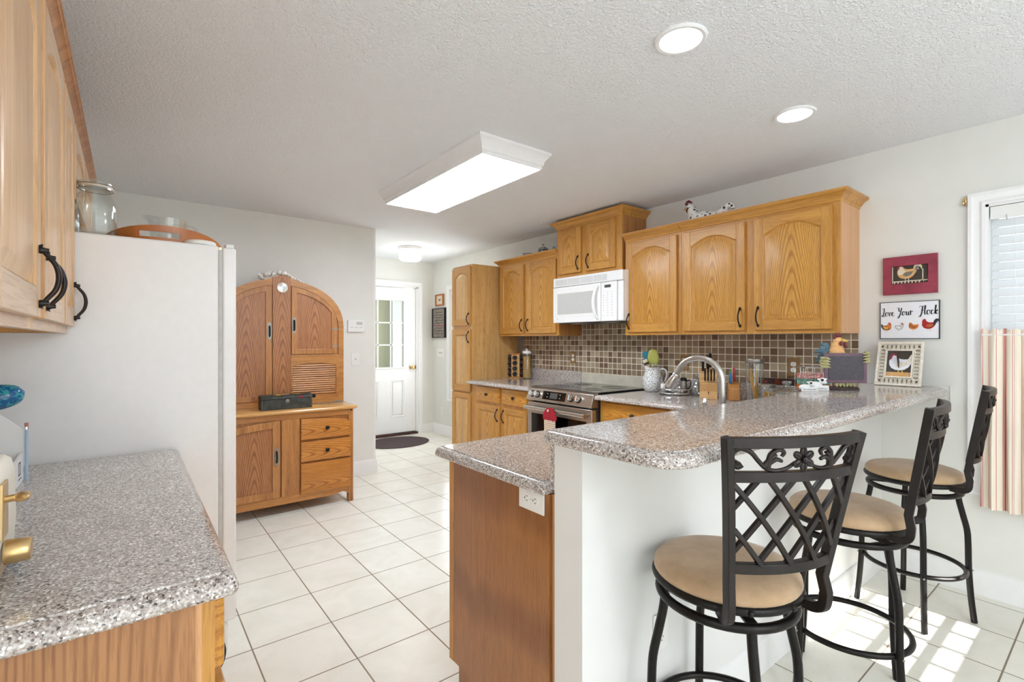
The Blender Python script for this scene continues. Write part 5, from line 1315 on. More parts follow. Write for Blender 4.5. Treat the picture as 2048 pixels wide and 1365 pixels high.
m = MB(); hen(m, 0.088, -0.062, 0.062, [(0, LEG1), (0, LEG2), (4, BODY), (7, TAIL), (2, WING), (4, COMB)], -0.0124, -1); m.build('printed_hen', HC, bd, smooth=0)

# white openwork frame leaning on the wall, standing on the bar
root = thing('openwork_picture_frame', 'distressed white openwork frame with a white hen print, leaning on the bar', 'picture frame', (3.352, 0.822, ZB + 0.0005), R90)
LT = RX(radians(-17.0))
m = MB(); w_, H_ = 0.104, 0.252
a_, b_ = 0.012, 0.042
for b in ((-w_, w_, 0, a_), (-w_, w_, H_ - a_, H_), (-w_, -w_ + a_, a_, H_ - a_), (w_ - a_, w_, a_, H_ - a_)): m.box(b[0], b[1], -0.012, 0, b[2], b[3], T=LT)
iw, iz0, iz1 = 0.056, 0.052, 0.200
for b in ((-iw - 0.008, iw + 0.008, iz0 - 0.008, iz0), (-iw - 0.008, iw + 0.008, iz1, iz1 + 0.008), (-iw - 0.008, -iw, iz0, iz1), (iw, iw + 0.008, iz0, iz1)): m.box(b[0], b[1], -0.014, 0, b[2], b[3], T=LT)
m.build('frame', 'antiquewhite', root, smooth=0, bevel=0.001)
m = MB()
def fig8(c0, c1, n):
    for k in range(n):
        t_ = (k + 0.5) / n; cx = c0[0] + (c1[0] - c0[0]) * t_; cz = c0[1] + (c1[1] - c0[1]) * t_
        m.tube([(cx + 0.0115 * cos(2 * pi * j / 14), -0.006, cz + 0.0115 * sin(2 * pi * j / 14)) for j in range(14)], 0.0023, 5, closed=True, T=LT)
        m.tube([(cx + 0.0165 * cos(2 * pi * j / 14), -0.0045, cz + 0.0165 * sin(2 * pi * j / 14)) for j in range(14)], 0.0018, 5, closed=True, T=LT)
cxm = (w_ + iw) / 2 - 0.002
fig8((-0.09, 0.028), (0.09, 0.028), 9); fig8((-0.09, 0.224), (0.09, 0.224), 9); fig8((-cxm, 0.04), (-cxm, 0.212), 9); fig8((cxm, 0.04), (cxm, 0.212), 9)
m.build('openwork', 'antiquewhite', root, smooth=60)
m = MB(); m.box(-0.062, 0.062, -0.004, 0.0, 0.046, 0.206, 0, T=LT)
PC2 = [M['darkhollow'], M['paper'], M['antiquewhite'], M['maroon'], M['beak'], M['block'], M['darkgrey']]
m.box(-0.056, 0.056, -0.0045, -0.004, 0.052, 0.078, 5, T=LT); m.box(-0.056, -0.034, -0.0046, -0.004, 0.078, 0.20, 6, T=LT)
def hen2(m, cx, z, s, cols, y, flip):
    for i, (mi, pts) in enumerate(cols): m.prismY([(cx + flip * a * s, z + b * s) for a, b in pts], y - 0.0003 * (i + 1), y, mi, T=LT)
hen2(m, 0.006, 0.070, 0.11, [(4, LEG1), (4, LEG2), (1, BODY), (2, WING), (2, [(-0.34, 0.44), (-0.50, 0.86), (-0.52, 1.08), (-0.40, 0.98), (-0.22, 0.58)]), (3, COMB)], -0.0046, -1)
m.build('print', PC2, root, smooth=0)
m = MB(); m.box(-w_ + 0.004, w_ - 0.004, 0.0002, 0.002, 0.004, H_ - 0.004, T=LT); m.build('hole_shade_sheet', 'hole_shade', root, smooth=0)  # taupe sheet added to darken the holes, for the shaded wall behind
m = MB(); m.tube([(0, 0.004, 0.17), (0, 0.085, 0.002)], flat=(0.012, 0.0015), up=(1, 0, 0), T=Matrix.Identity(4)); m.build('easel_back', 'darkwood', root, smooth=0)
# entry pictures
root = framed('butterfly_picture', 'small wood framed butterfly print near the entry door', 'picture', 6.108, 1.893)
m = MB(); w_, h_ = 0.118, 0.082
for b in ((-w_, w_, h_ - 0.02, h_), (-w_, w_, -h_, -h_ + 0.02), (-w_, -w_ + 0.034, -h_ + .02, h_ - .02), (w_ - 0.034, w_, -h_ + .02, h_ - .02)): m.box(b[0], b[1], -0.02, 0, b[2], b[3])
m.build('frame', 'traywood', root, smooth=0, bevel=0.001)
m = MB(); m.box(-0.085, 0.085, -0.010, -0.001, -0.062, 0.062, 0)
for s in (-1, 1): m.prismY([(0, 0.004), (s * 0.03, 0.022), (s * 0.034, 0.006), (s * 0.012, -0.006), (s * 0.022, -0.016), (0, -0.014)], -0.0105, -0.010, 1)
m.build('print', ['linen', 'darkgrey'], root, smooth=0)
root = framed('lettered_print', 'tall black framed grey print below the butterfly picture', 'picture', 6.11, 1.567)
m = MB(); w_, h_ = 0.175, 0.210
for b in ((-w_, w_, h_ - 0.008, h_), (-w_, w_, -h_, -h_ + 0.008), (-w_, -w_ + 0.012, -h_, h_), (w_ - 0.012, w_, -h_, h_)): m.box(b[0], b[1], -0.034, 0, b[2], b[3])
m.build('frame', 'ink', root, smooth=0)
m = MB(); m.box(-w_ + 0.012, w_ - 0.012, -0.020, -0.001, -h_ + 0.008, h_ - 0.008, 0); rr_ = random.Random(5)
for r_ in range(9):
    x = -0.11; z = 0.15 - r_ * 0.037
    while x < 0.10:
        ww = rr_.uniform(0.008, 0.022); m.box(x, x + ww, -0.0206, -0.020, z - 0.010, z + 0.008, 1 if r_ != 5 else 2); x += ww + rr_.uniform(0.005, 0.012)
m.build('print', ['sampler', 'darkgrey', 'maroon'], root, smooth=0)
root = framed('wall_hook', 'small brass hook on the wall beside the window casing', 'hook', 0.566, 2.055)
m = MB(); m.box(-0.008, 0.008, -0.004, 0, -0.024, 0.020); m.tube(bez([(0, -0.004, 0.008), (0, -0.02, 0.0), (0, -0.026, -0.014), (0, -0.016, -0.024)], 4), 0.004, 8); m.build('hook_body', 'brass', root)
m = MB(); m.lathe([(1.0, 0.0005), (1.0, 0.009), (0.97, 0.012), (0.9, 0.0105), (0.001, 0.0105)], 56, sx=0.42, sy=0.34)
o = m.build('doormat', 'mat', loc=(2.73, 5.89, 0), smooth=40); tag(o, 'dark oval doormat on the tiles before the entry door', 'doormat')

# ================================================================ small things on the counters
ZS = ZK + 0.0006
# spice rack and pasta jar, left counter
root = thing('spice_rack', 'small wooden revolving spice rack with black-lidded jars', 'spice rack', (3.375, 4.235, ZS), radians(38))
m = MB(); m.lathe([(0.072, 0), (0.074, 0.004), (0.074, 0.010), (0.002, 0.012)], 28); m.build('base', 'block', root)
m = MB(); m.box(-0.046, 0.046, -0.046, 0.046, 0.012, 0.262); m.build('post', 'block', root, bevel=0.003)
m = MB(); m.box(-0.056, 0.056, -0.056, 0.056, 0.262, 0.275); m.build('rack_top', 'traywood', root, bevel=0.003)
for k in range(4):
    for r_ in range(4):
        R = RZ(pi / 2 * k) @ T3((0.0, -0.038, 0.047 + r_ * 0.060)) @ RX(radians(90))
        m = MB(); m.lathe([(0.021, 0.0), (0.021, 0.032), (0.017, 0.036)], 16, T=R); j = m.build('spice_jar', 'glass' if 0 else 'darkwood', root, smooth=40)
        m = MB(); m.lathe([(0.023, 0.034), (0.024, 0.036), (0.024, 0.050), (0.021, 0.053), (0.001, 0.053)], 16, T=R); m.build('jar_lid', 'black', j, smooth=40)
def pasta_jar(label, loc, r, h, lid_m, full, knobbed, seed, lidr=1.0):
    root = thing('pasta_jar', label, 'jar', loc)
    m = MB(); t = 0.003
    m.lathe([(r * 0.9, 0), (r, 0.004), (r, h * 0.90), (r * 0.93, h * 0.95), (r * 0.93, h), (r * 0.93 - t, h), (r * 0.93 - t, h * 0.95), (r - t, h * 0.89), (r - t, 0.008), (0.002, 0.007)], 32)
    m.build('jar_glass', 'glass', root, smooth=50)
    m = MB()
    if knobbed: m.lathe([(r * 0.98, h + 0.0005), (r * 1.02, h + 0.004), (r * 1.02, h + 0.022), (r * 0.9, h + 0.030), (r * 0.35, h + 0.034), (0.009, h + 0.040), (0.015, h + 0.050), (0.010, h + 0.056), (0.001, h + 0.057)], 28)
    else: m.lathe([(r * lidr, h + 0.0005), (r * lidr * 1.02, h + 0.003), (r * lidr * 1.02, h + 0.026), (r * lidr, h + 0.029), (0.001, h + 0.029)], 32)
    m.build('lid', lid_m, root, smooth=40)
    rn = random.Random(seed); m = MB(); n = 90 if full else 34
    for i in range(n):
        if full:
            a = rn.uniform(0, 2 * pi); q = (r - 0.008) * sqrt(rn.random()); x, y = q * cos(a), q * sin(a)
            x2, y2 = x + rn.uniform(-.004, .004), y + rn.uniform(-.004, .004); zt = h * rn.uniform(0.86, 0.90)
            m.tube([(x, y, 0.010), (x2, y2, zt)], 0.0022, 4)
        else:
            a = rn.uniform(-0.5, 0.5); q = (r - 0.009); x, y = -q * cos(a) * rn.uniform(0.3, 1), q * sin(a)
            dx = rn.uniform(0.3, 0.95) * (r - 0.009) * (1 if rn.random() < 0.65 else -0.5)
            zt = h * rn.uniform(0.62, 0.90); m.tube([(y * 0.6, x * 0.55 + rn.uniform(-.008, .008), 0.010), (rn.uniform(-.01, .01), dx, zt)], 0.0013, 4)
    tagp = m.build('spaghetti', 'pasta', root, smooth=0); tagp['kind'] = 'stuff'
    return root
pasta_jar('tall spaghetti-filled glass jar with a white knobbed lid', (3.385, 4.066, ZS), 0.048, 0.272, 'whiteplastic', True, True, 1)
pasta_jar('tall glass jar with steel lid holding loose spaghetti', (3.30, 1.582, ZS), 0.056, 0.262, 'pewter', False, False, 2, 1.02)

# patterned pitcher with utensils
root = thing('pitcher', 'white pitcher with grey toile pattern holding cooking utensils', 'pitcher', (3.345, 2.425, ZS), radians(-90 + 38))
m = MB(); P_ = [(0.050, 0), (0.060, 0.004), (0.076, 0.035), (0.083, 0.075), (0.080, 0.110), (0.066, 0.145), (0.058, 0.165), (0.060, 0.185), (0.064, 0.196), (0.060, 0.196), (0.054, 0.183), (0.053, 0.165), (0.062, 0.143), (0.075, 0.108), (0.078, 0.075), (0.070, 0.035), (0.05, 0.010), (0.002, 0.008)]
m.lathe(P_, 36)
for i, (x, y, z) in enumerate(m.v):
    if z > 0.165 and x < -0.03: m.v[i] = (x - (z - 0.165) * 0.7 * (-x / 0.06), y * (1 - (z - .165) * 6), z + (z - 0.165) * 0.45)
m.build('pitcher_body', 'toile', root, smooth=60)
m = MB(); m.tube(bez([(0.056, 0, 0.176), (0.078, 0, 0.184), (0.103, 0, 0.170), (0.110, 0, 0.135), (0.100, 0, 0.095), (0.080, 0, 0.068)], 6), [0.007] * 31, 10); m.build('handle', 'white', root)
def utensil(name, label, cat, build):
    o = thing(name, label, cat, (3.345, 2.425, ZS + 0.02), radians(-90 + 38)); build(o); return o
def u1(o):
    m = MB(); m.tube([(0.020, 0.005, 0), (0.004, 0.006, 0.25)], 0.005, 8); m.build('handle', 'limesil', o)
    m = MB(); T_ = T3((0.006, 0.004, 0.235)) @ RY(radians(-3))
    m.lathe([(0.006, -0.05), (0.030, -0.035), (0.044, -0.012), (0.045, 0.02), (0.038, 0.055), (0.030, 0.078), (0.012, 0.086), (0.001, 0.087)], 24, sy=0.22, T=T_); m.build('spoon_bowl', 'limesil', o, smooth=60)
utensil('silicone_spoon', 'lime green speckled silicone spoon standing in the pitcher', 'spoon', u1)
def u2(o):
    m = MB(); m.tube([(0.0, 0.022, 0), (-0.034, 0.026, 0.22)], 0.0055, 8); m.build('handle', 'block', o)
    m = MB(); T_ = T3((-0.043, 0.027, 0.25)) @ RY(radians(-16)); m.loops([[(x, y, z) for x, y, z in ((-a, -0.006, zz), (a, -0.006, zz), (a, 0.006, zz), (-a, 0.006, zz))] for zz, a in ((-0.055, 0.010), (-0.04, 0.024), (0.035, 0.027), (0.055, 0.021))], T=T_); m.build('spatula_blade', 'teal', o, smooth=30, bevel=0.002)
utensil('spatula', 'teal silicone spatula leaning in the pitcher', 'spatula', u2)
def u3(o):
    m = MB(); m.loops([[(x + cx, y + cy, z) for x, y in ((-a, -0.005), (a, -0.005), (a, 0.005), (-a, 0.005))] for z, a, cx, cy in ((0.0, 0.006, 0.0, -0.012), (0.15, 0.007, -0.030, -0.012), (0.19, 0.018, -0.043, -0.012), (0.200, 0.018, -0.046, -0.012))]); m.build('handle', 'block', o, smooth=30)
    m = MB(); m.box(-0.020, 0.020, -0.007, 0.007, 0, 0.018, T=T3((-0.046, -0.012, 0.198)) @ RY(radians(-25))); m.build('ferrule', 'black', o, bevel=0.001)
    m = MB(); m.box(-0.019, 0.019, -0.007, 0.007, 0.018, 0.044, T=T3((-0.046, -0.012, 0.198)) @ RY(radians(-25))); m.build('bristles', 'linen', o, bevel=0.003)
utensil('pastry_brush', 'wooden pastry brush with black band leaning in the pitcher', 'brush', u3)
def u4(o):
    m = MB()
    for k in range(5):
        a = pi * k / 5; m.tube(bez([(0.006, -0.034, 0.14), (0.006 + 0.017 * cos(a), -0.034 + 0.017 * sin(a), 0.175), (0.006 + 0.014 * cos(a), -0.034 + 0.014 * sin(a), 0.200), (0.006, -0.034, 0.212), (0.006 - 0.014 * cos(a), -0.034 - 0.014 * sin(a), 0.200), (0.006 - 0.017 * cos(a), -0.034 - 0.017 * sin(a), 0.175), (0.006, -0.034, 0.14)], 3), 0.0011, 5)
    m.build('whisk_wires', 'chrome', o); m = MB(); m.tube([(0.012, -0.016, 0.0), (0.006, -0.034, 0.142)], 0.005, 8); m.build('handle', 'chrome', o)
utensil('whisk', 'steel whisk in the pitcher between the brush and lime spoon', 'whisk', u4)

# condiment carousel
root = thing('condiment_carousel', 'round chrome two-rail carousel behind the faucet spout', 'rack', (3.325, 2.205, ZS))
m = MB()
for z in (0.012, 0.042): m.torus(0.118, 0.006, (0, 0, z), 48, 8)
for k in range(8): a = 2 * pi * k / 8; m.tube([(0.118 * cos(a), 0.118 * sin(a), 0.012), (0.118 * cos(a), 0.118 * sin(a), 0.042)], 0.0025, 6)
m.build('rail', 'chrome', root)
m = MB(); m.lathe([(0.06, 0), (0.06, 0.008), (0.114, 0.010), (0.114, 0.014), (0.002, 0.014)], 32); m.build('turntable', 'chrome', root)
m = MB(); m.tube([(0, 0, 0.012), (0, 0, 0.142)], 0.004, 8); m.tube(bez([(0, 0, 0.12), (-0.016, 0.012, 0.15), (0, 0, 0.172), (0.016, -0.012, 0.15), (0, 0, 0.12)], 4), 0.003, 6); m.build('carrying_handle', 'chrome', root)
def shaker(label, x, y, body, cap, h=0.085, r=0.020, name='shaker', cat='shaker'):
    o = thing(name, label, cat, (3.325 + x, 2.205 + y, ZS + 0.0145))
    m = MB(); m.lathe([(r * .9, 0), (r, 0.003), (r * 0.92, h * 0.6), (r * 0.75, h * 0.72), (r * 0.75, h * 0.78), (0.001, h * 0.78)], 20); m.build('body', body, o, smooth=50)
    m = MB(); m.lathe([(r * 0.82, h * 0.78 + 0.0003), (r * 0.88, h * 0.8), (r * 0.85, h * 0.95), (r * 0.5, h), (0.001, h)], 20); m.build('cap', cap, o, smooth=50)
shaker('white shaker with steel cap on the carousel, nearest the pitcher', -0.055, 0.070, 'white', 'chrome')
shaker('black capped grinder tall at the middle of the carousel', 0.035, 0.035, 'glass', 'black', 0.150, 0.028, 'pepper_grinder', 'grinder')
shaker('brown handled creamer on the far side of the carousel', 0.036, -0.050, 'pewter', 'black', 0.115, 0.028, 'creamer', 'creamer')
m = MB(); m.tube(bez([(0.024, -0.012, 0.085), (0.026, -0.036, 0.095), (0.022, -0.048, 0.07), (0.024, -0.038, 0.04), (0.024, -0.016, 0.028)], 5), 0.005, 8)
m.build('handle', 'darkwood', [o for o in bpy.data.objects if o.name.startswith('creamer')][0])
shaker('small glass shaker on the carousel beside the creamer', -0.040, -0.040, 'glass', 'chrome', 0.070, 0.018)
# glass bottle
root = thing('oil_bottle', 'clear round-bodied glass bottle left of the knife block', 'bottle', (3.37, 2.045, ZS))
m = MB(); m.lathe([(0.026, 0), (0.034, 0.004), (0.043, 0.030), (0.042, 0.055), (0.030, 0.080), (0.016, 0.100), (0.013, 0.130), (0.015, 0.134), (0.011, 0.134), (0.010, 0.100), (0.026, 0.078), (0.038, 0.055), (0.039, 0.030), (0.028, 0.009), (0.001, 0.008)], 28); m.build('bottle_body', 'glass2', root, smooth=60)
m = MB(); m.lathe([(0.0095, 0.118), (0.0095, 0.136), (0.015, 0.139), (0.018, 0.150), (0.012, 0.160), (0.001, 0.162)], 18); m.build('stopper', 'glass2', root, smooth=60)
# knife block, leaning slots
root = thing('knife_block', 'pale beech knife block full of black-handled knives', 'knife block', (3.285, 1.905, ZS), radians(-90 + 30))
m = MB()
m.loops([[(x, y, z) for y, z in ((-0.085, 0.0), (0.085, 0.0), (0.085, 0.155), (0.045, 0.215), (-0.005, 0.190), (-0.030, 0.145), (-0.052, 0.120), (-0.085, 0.110), (-0.072, 0.055))] for x in (-0.058, 0.058)])
m.build('block', 'block', root, smooth=0, bevel=0.002)
m = MB(); m.prismY([(-0.003, 0.048), (0.0, 0.056), (0.003, 0.048), (0.0, 0.030)], -0.0805, -0.0735); m.build('emblem', 'darkwood', root, smooth=0)
tilt = radians(28)
def knife(parent_loc, x, y, z, L, w_, label, i, mat='black'):
    o = thing('kitchen_knife', label, 'knife', (0, 0, 0))
    o.location = Matrix.Rotation(radians(-60), 4, 'Z') @ Vector((x, y, z)) + Vector((3.285, 1.905, ZS)); o.rotation_euler = (tilt, 0, radians(-60))
    m = MB(); m.loops([[(a * s_, b * s_, zz) for a, b in ((w_, 0.008), (-w_, 0.008), (-w_, -0.008), (w_, -0.008))] for zz, s_ in ((0.010, 0.8), (0.02, 1.0), (L * 0.5, 0.9), (L * 0.85, 1.1), (L, 0.8))]); m.build('knife_handle', mat, o, smooth=30, bevel=0.002)
    m = MB(); m.box(-w_ * 1.0, w_ * 1.0, -0.003, 0.003, -0.004, 0.011); m.build('bolster', 'chrome', o, smooth=0)
    return o
for i, (x, L) in enumerate(((-0.022, 0.108), (-0.002, 0.105), (0.018, 0.102), (0.038, 0.100))):
    o = knife(None, x, -0.062, 0.122, L, 0.0055, ('black steak knife, leftmost of the low row', 'black steak knife, second from left in the low row', 'black steak knife, third from left in the low row', 'black steak knife, rightmost of the low row')[i], i); o['group'] = 'steak knives in the low row'
for x, y, z, L, lb in ((-0.036, -0.012, 0.188, 0.115, 'black kitchen knife with the handle at the block\'s upper left'), (-0.004, 0.010, 0.200, 0.120, 'wide black kitchen knife at the middle of the upper row'), (0.012, 0.034, 0.212, 0.125, 'tallest black kitchen knife, rearmost in the block'), (0.038, 0.012, 0.200, 0.085, 'black kitchen shears handle at the upper right')):
    o = knife(None, x, y, z, L, 0.0095, lb, 0); o['group'] = 'large knives in the upper rows'
# second block with coloured handles
root = thing('scissor_block', 'rounded brown wood block behind the faucet, holding coloured handles', 'knife block', (3.30, 1.735, ZS), radians(-90 + 35))
m = MB(); m.loops([[(x, y, z) for y, z in ((-0.05, 0.0), (0.06, 0.0), (0.06, 0.090), (0.045, 0.120), (0.02, 0.128), (-0.02, 0.110), (-0.05, 0.085))] for x in (-0.030, 0.046)]); m.build('block', 'blockX', root, smooth=0, bevel=0.006)
for nm, lb, mat, dx, dy, z0, L in (('red_knife', 'red-handled knife standing in the rounded block', 'red', 0.012, 0.02, 0.1275, 0.10), ('blue_knife', 'blue-handled knife standing in the rounded block', 'blue', -0.014, -0.012, 0.113, 0.075), ('green_knife', 'green-handled knife behind the blue one', 'green', -0.012, 0.012, 0.125, 0.085)):
    o = thing(nm, lb, 'knife', (0, 0, 0)); R_ = Matrix.Rotation(radians(-55), 4, 'Z'); o.location = R_ @ Vector((dx, dy, z0)) + Vector((3.30, 1.735, ZS)); o.rotation_euler = (0, 0, radians(-55))
    m = MB(); m.loops([[(a * s_, b * s_, zz) for a, b in ((0.0085, 0.006), (-0.0085, 0.006), (-0.0085, -0.006), (0.0085, -0.006))] for zz, s_ in ((0.0, 0.7), (0.012, 0.95), (L * 0.6, 1.1), (L * 0.92, 0.9), (L, 0.5))]); m.build('knife_handle', mat, o, smooth=30, bevel=0.003)
    m = MB(); m.box(-0.004, 0.004, -0.001, 0.001, -0.012, 0.001); m.build('blade', 'chrome', o, smooth=0)
# low jar with pasta, cake jar with glass lid
root = thing('storage_jar', 'low glass jar of pale pasta with a steel lid', 'jar', (3.22, 1.456, ZS))
m = MB(); m.lathe([(0.040, 0), (0.045, 0.004), (0.045, 0.105), (0.041, 0.112), (0.038, 0.112), (0.041, 0.104), (0.041, 0.008), (0.002, 0.007)], 28); m.build('jar_glass', 'glass', root, smooth=50)
m = MB(); m.lathe([(0.042, 0.1125), (0.044, 0.115), (0.044, 0.132), (0.042, 0.134), (0.001, 0.134)], 28); m.build('lid', 'brushed', root, smooth=40)
m = MB(); rn = random.Random(8)
for i in range(36):
    a, q = rn.uniform(0, 2 * pi), 0.030 * sqrt(rn.random()); c = Vector((q * cos(a), q * sin(a), 0.018 + rn.random() * 0.068)); d = Vector((rn.uniform(-1, 1), rn.uniform(-1, 1), rn.uniform(-.8, .8))).normalized() * 0.011
    m.tube([tuple(c - d), tuple(c), tuple(c + d)], 0.0032, 5)
o = m.build('pasta_twists', 'pasta', root, smooth=40); o['kind'] = 'stuff'
root = thing('cake_jar', 'wide clear glass jar with a domed knobbed glass lid', 'jar', (3.06, 1.278, ZS))
m = MB(); m.lathe([(0.062, 0), (0.070, 0.005), (0.074, 0.030), (0.075, 0.085), (0.070, 0.100), (0.074, 0.106), (0.070, 0.107), (0.066, 0.100), (0.070, 0.083), (0.069, 0.032), (0.058, 0.009), (0.002, 0.008)], 36); m.build('jar_glass', 'glass2', root, smooth=50)
m = MB(); m.lathe([(0.080, 0.1075), (0.083, 0.110), (0.080, 0.114), (0.060, 0.124), (0.030, 0.134), (0.015, 0.140), (0.012, 0.147), (0.024, 0.158), (0.027, 0.168), (0.022, 0.175), (0.001, 0.176)], 36, cap1=False)
for i, (x, y, z) in enumerate(m.v): pass
m.build('lid', 'glass2', root, smooth=50)
# plank with painted words, standing on the upstand
root = thing('painted_plank', 'narrow dark wood plank with red script on the granite upstand under the brown outlet', 'sign', (3.4765, 1.535, 1.0185), R90)
m = MB(); m.box(-0.182, 0.182, -0.0105, -0.001, 0.0, 0.044); m.build('plank', 'darkwood', root, smooth=0, bevel=0.001)
m = MB(); script(m, 'oss', -0.075, 0.010, 0.032, -0.0112, 0.13); script(m, 'Bless', 0.012, 0.008, 0.034, -0.0112, 0.13); m.build('lettering', plain('faded_red_paint', (176, 74, 44), 0.7), root, smooth=0)
# wire basket with tins
root = thing('wire_basket', 'silver wire basket behind the chalkboard holding a stack of tins', 'basket', (3.245, 1.205, ZS), radians(-38))
m = MB(); bw, bd_ = 0.078, 0.055
for z in (0.006, 0.252): m.tube([(-bw, -bd_, z), (bw, -bd_, z), (bw, bd_, z), (-bw, bd_, z)], 0.0028, 6, closed=True)
for x, y in [(-bw, -bd_), (-0.026, -bd_), (0.026, -bd_), (bw, -bd_), (-bw, bd_), (0.0, bd_), (bw, bd_), (-bw, 0), (bw, 0)]: m.tube([(x, y, 0.006), (x, y, 0.252)], 0.0018, 6)
for k in range(5): m.tube([(-bw, -bd_ + 0.0275 * k, 0.006), (bw, -bd_ + 0.0275 * k, 0.006)], 0.0018, 6)
m.build('basket_wire', 'chrome', root)
for z0, z1, mat, lb in ((0.0095, 0.118, 'delft', 'grey patterned tin, the lowest in the wire basket'), (0.1185, 0.150, 'orange', 'orange and white box, third down in the wire basket'), (0.1505, 0.185, 'tealtin', 'teal flowered tin, second in the wire basket'), (0.1855, 0.217, 'redtin', 'red flowered tin, topmost in the wire basket')):
    o = thing('tin', lb, 'tin', (3.245, 1.205, ZS), radians(-38), 'tins stacked in the wire basket')
    m = MB(); m.box(-0.072, 0.072, -0.050, 0.050, z0, z1 - 0.008); m.build('tin_body', mat, o, bevel=0.004)
    m = MB(); m.box(-0.0735, 0.0735, -0.0515, 0.0515, z1 - 0.0078, z1); m.build('tin_lid', mat, o, bevel=0.003)
# white cow figures with plaques
ZT = ZB + 0.0006
def cow(label, loc, rz, s, plaque_w):
    root = thing('cow_figurine', label, 'figurine', loc, rz, 'white cow figurines with lettered plaques')
    m = MB(); m.ball((-0.004, 0.010, 0.020 * s), 0.020 * s, 14, 10, s=(1.6, 0.8, 0.85)); m.ball((0.025 * s, 0.004, 0.040 * s), 0.013 * s, 12, 8, s=(1, 1.1, 1.1)); m.ball((0.027 * s, -0.008, 0.034 * s), 0.009 * s, 10, 7, s=(1.1, 1, 0.8))
    for q in (-1, 1): m.ball((0.025 * s + q * 0.014 * s, 0.006, 0.047 * s), 0.006 * s, 8, 5, s=(1.3, 0.5, 0.7))
    m.build('cow_body', 'white', root, smooth=60)
    m = MB(); m.ball((0.019 * s, -0.006, 0.044 * s), 0.0062 * s, 8, 6); m.build('black_patch', 'black', root, smooth=60)
    m = MB(); m.loops([[(x, y, z) for x, z in ((-plaque_w, 0.0), (plaque_w, 0.0), (plaque_w * 0.96, 0.022 * s), (-plaque_w * 0.96, 0.022 * s))] for y in (-0.018, -0.024)]); p = m.build('plaque', 'white', root, bevel=0.002)
    m = MB(); x = -plaque_w * 0.8; rn = random.Random(int(plaque_w * 1000))
    while x < plaque_w * 0.8: m.box(x, x + 0.0016, -0.0246, -0.0240, 0.006, 0.006 + rn.uniform(0.005, 0.010)); m.box(x, x + 0.004, -0.0246, -0.0240, 0.0105, 0.0118); x += 0.0068
    m.build('plaque_marks', 'darkgrey', p, smooth=0)
    return root
cow('white cow figurine with black-eyed head behind a wide lettered plaque', (2.742, 1.0, ZT), radians(-38), 1.18, 0.046)
cow('smaller white cow figurine with orange spot beside the wire basket', (2.655, 1.015, ZT), radians(-38), 0.92, 0.040)
# rooster holding a chalkboard
root = thing('rooster_chalkboard', 'resin rooster figure holding a small blank chalkboard on the bar', 'figurine', (2.885, 0.935, ZT), radians(-38))
m = MB(); m.loops([[(q * (0.082 + 0.004 * sin(5 * a)) * cos(a), q * 0.048 * sin(a) + 0.0, z) for a in [2 * pi * k / 24 for k in range(24)]] for q, z in ((1.0, 0), (1.02, 0.006), (0.94, 0.014))]); m.build('stone_base', 'rock', root, smooth=40)
m = MB(); bodyp = bez([(0.0, 0.028, 0.030), (0.0, 0.030, 0.08), (-0.005, 0.030, 0.14), (-0.012, 0.028, 0.19), (-0.016, 0.022, 0.225), (-0.015, 0.014, 0.250), (-0.014, 0.008, 0.268)], 4)
rr = [0.020, 0.034, 0.043, 0.046, 0.047, 0.046, 0.045, 0.044, 0.044, 0.043, 0.042, 0.040, 0.037, 0.034, 0.031, 0.028, 0.0255, 0.023, 0.021, 0.0195, 0.019, 0.019, 0.0185, 0.016, 0.009]
m.tube(bodyp, rr[:len(bodyp)], 20); m.build('rooster_body', 'peach', root, smooth=60)
m = MB(); m.tube([(-0.002, 0.0, 0.252), (0.014, -0.006, 0.250), (0.024, -0.008, 0.245)], [0.009, 0.006, 0.001], 8); m.build('beak', 'beak', root, smooth=40)
m = MB()
for x, z, r_ in ((-0.034, 0.268, 0.008), (-0.026, 0.277, 0.009), (-0.014, 0.280, 0.010), (-0.003, 0.276, 0.008)): m.ball((x, 0.010, z), r_, 8, 6, s=(0.9, 0.5, 1.1))
for x, z in ((-0.014, 0.236), (0.006, 0.232), (0.010, 0.222)): m.ball((x, -0.010, z), 0.0095, 8, 6, s=(0.8, 0.7, 1.3))
m.build('comb', 'comb', root, smooth=60)
m = MB()
for k in range(9):
    a = radians(115 + k * 13); L = 0.085 + 0.012 * sin(k * 2.1)
    pp = bez([(-0.030, 0.045, 0.165), (-0.030 + cos(a) * L * 0.5, 0.050, 0.175 + sin(a) * L * 0.5 + 0.01), (-0.030 + cos(a) * L, 0.045 - 0.002 * k, 0.172 + sin(a) * L * 0.85)], 5)
    m.tube(pp, [0.006, 0.009, 0.011, 0.012, 0.0125, 0.012, 0.011, 0.009, 0.007, 0.005, 0.003][:len(pp)], 8)
m.build('tail_feathers', 'bluegreyf', root, smooth=60)
m = MB(); m.box(-0.108, 0.108, -0.026, -0.016, 0.035, 0.188); b_ = m.build('chalkboard_frame', 'chalkframe', root, bevel=0.002)
m = MB(); m.box(-0.090, 0.090, -0.0275, -0.0262, 0.052, 0.172); m.build('slate', 'chalk', b_, smooth=0)
for sx_, zc_ in ((-1, 0.142), (1, 0.168)):
    m = MB()
    for k in range(4): m.tube(bez([(sx_ * 0.112, -0.004, zc_ + 0.022 - k * 0.013), (sx_ * 0.116, -0.024, zc_ + 0.020 - k * 0.014), (sx_ * 0.100, -0.035, zc_ + 0.018 - k * 0.014), (sx_ * 0.082, -0.032, zc_ + 0.015 - k * 0.014)], 4), [0.007] * 4 + [0.0078] * 5 + [0.006, 0.0045, 0.003, 0.002], 8)
    m.tube([(sx_ * 0.040, 0.03, zc_ + 0.01), (sx_ * 0.110, 0.0, zc_)], 0.011, 8)
    m.build('claw_hand', 'claw', root, smooth=60)
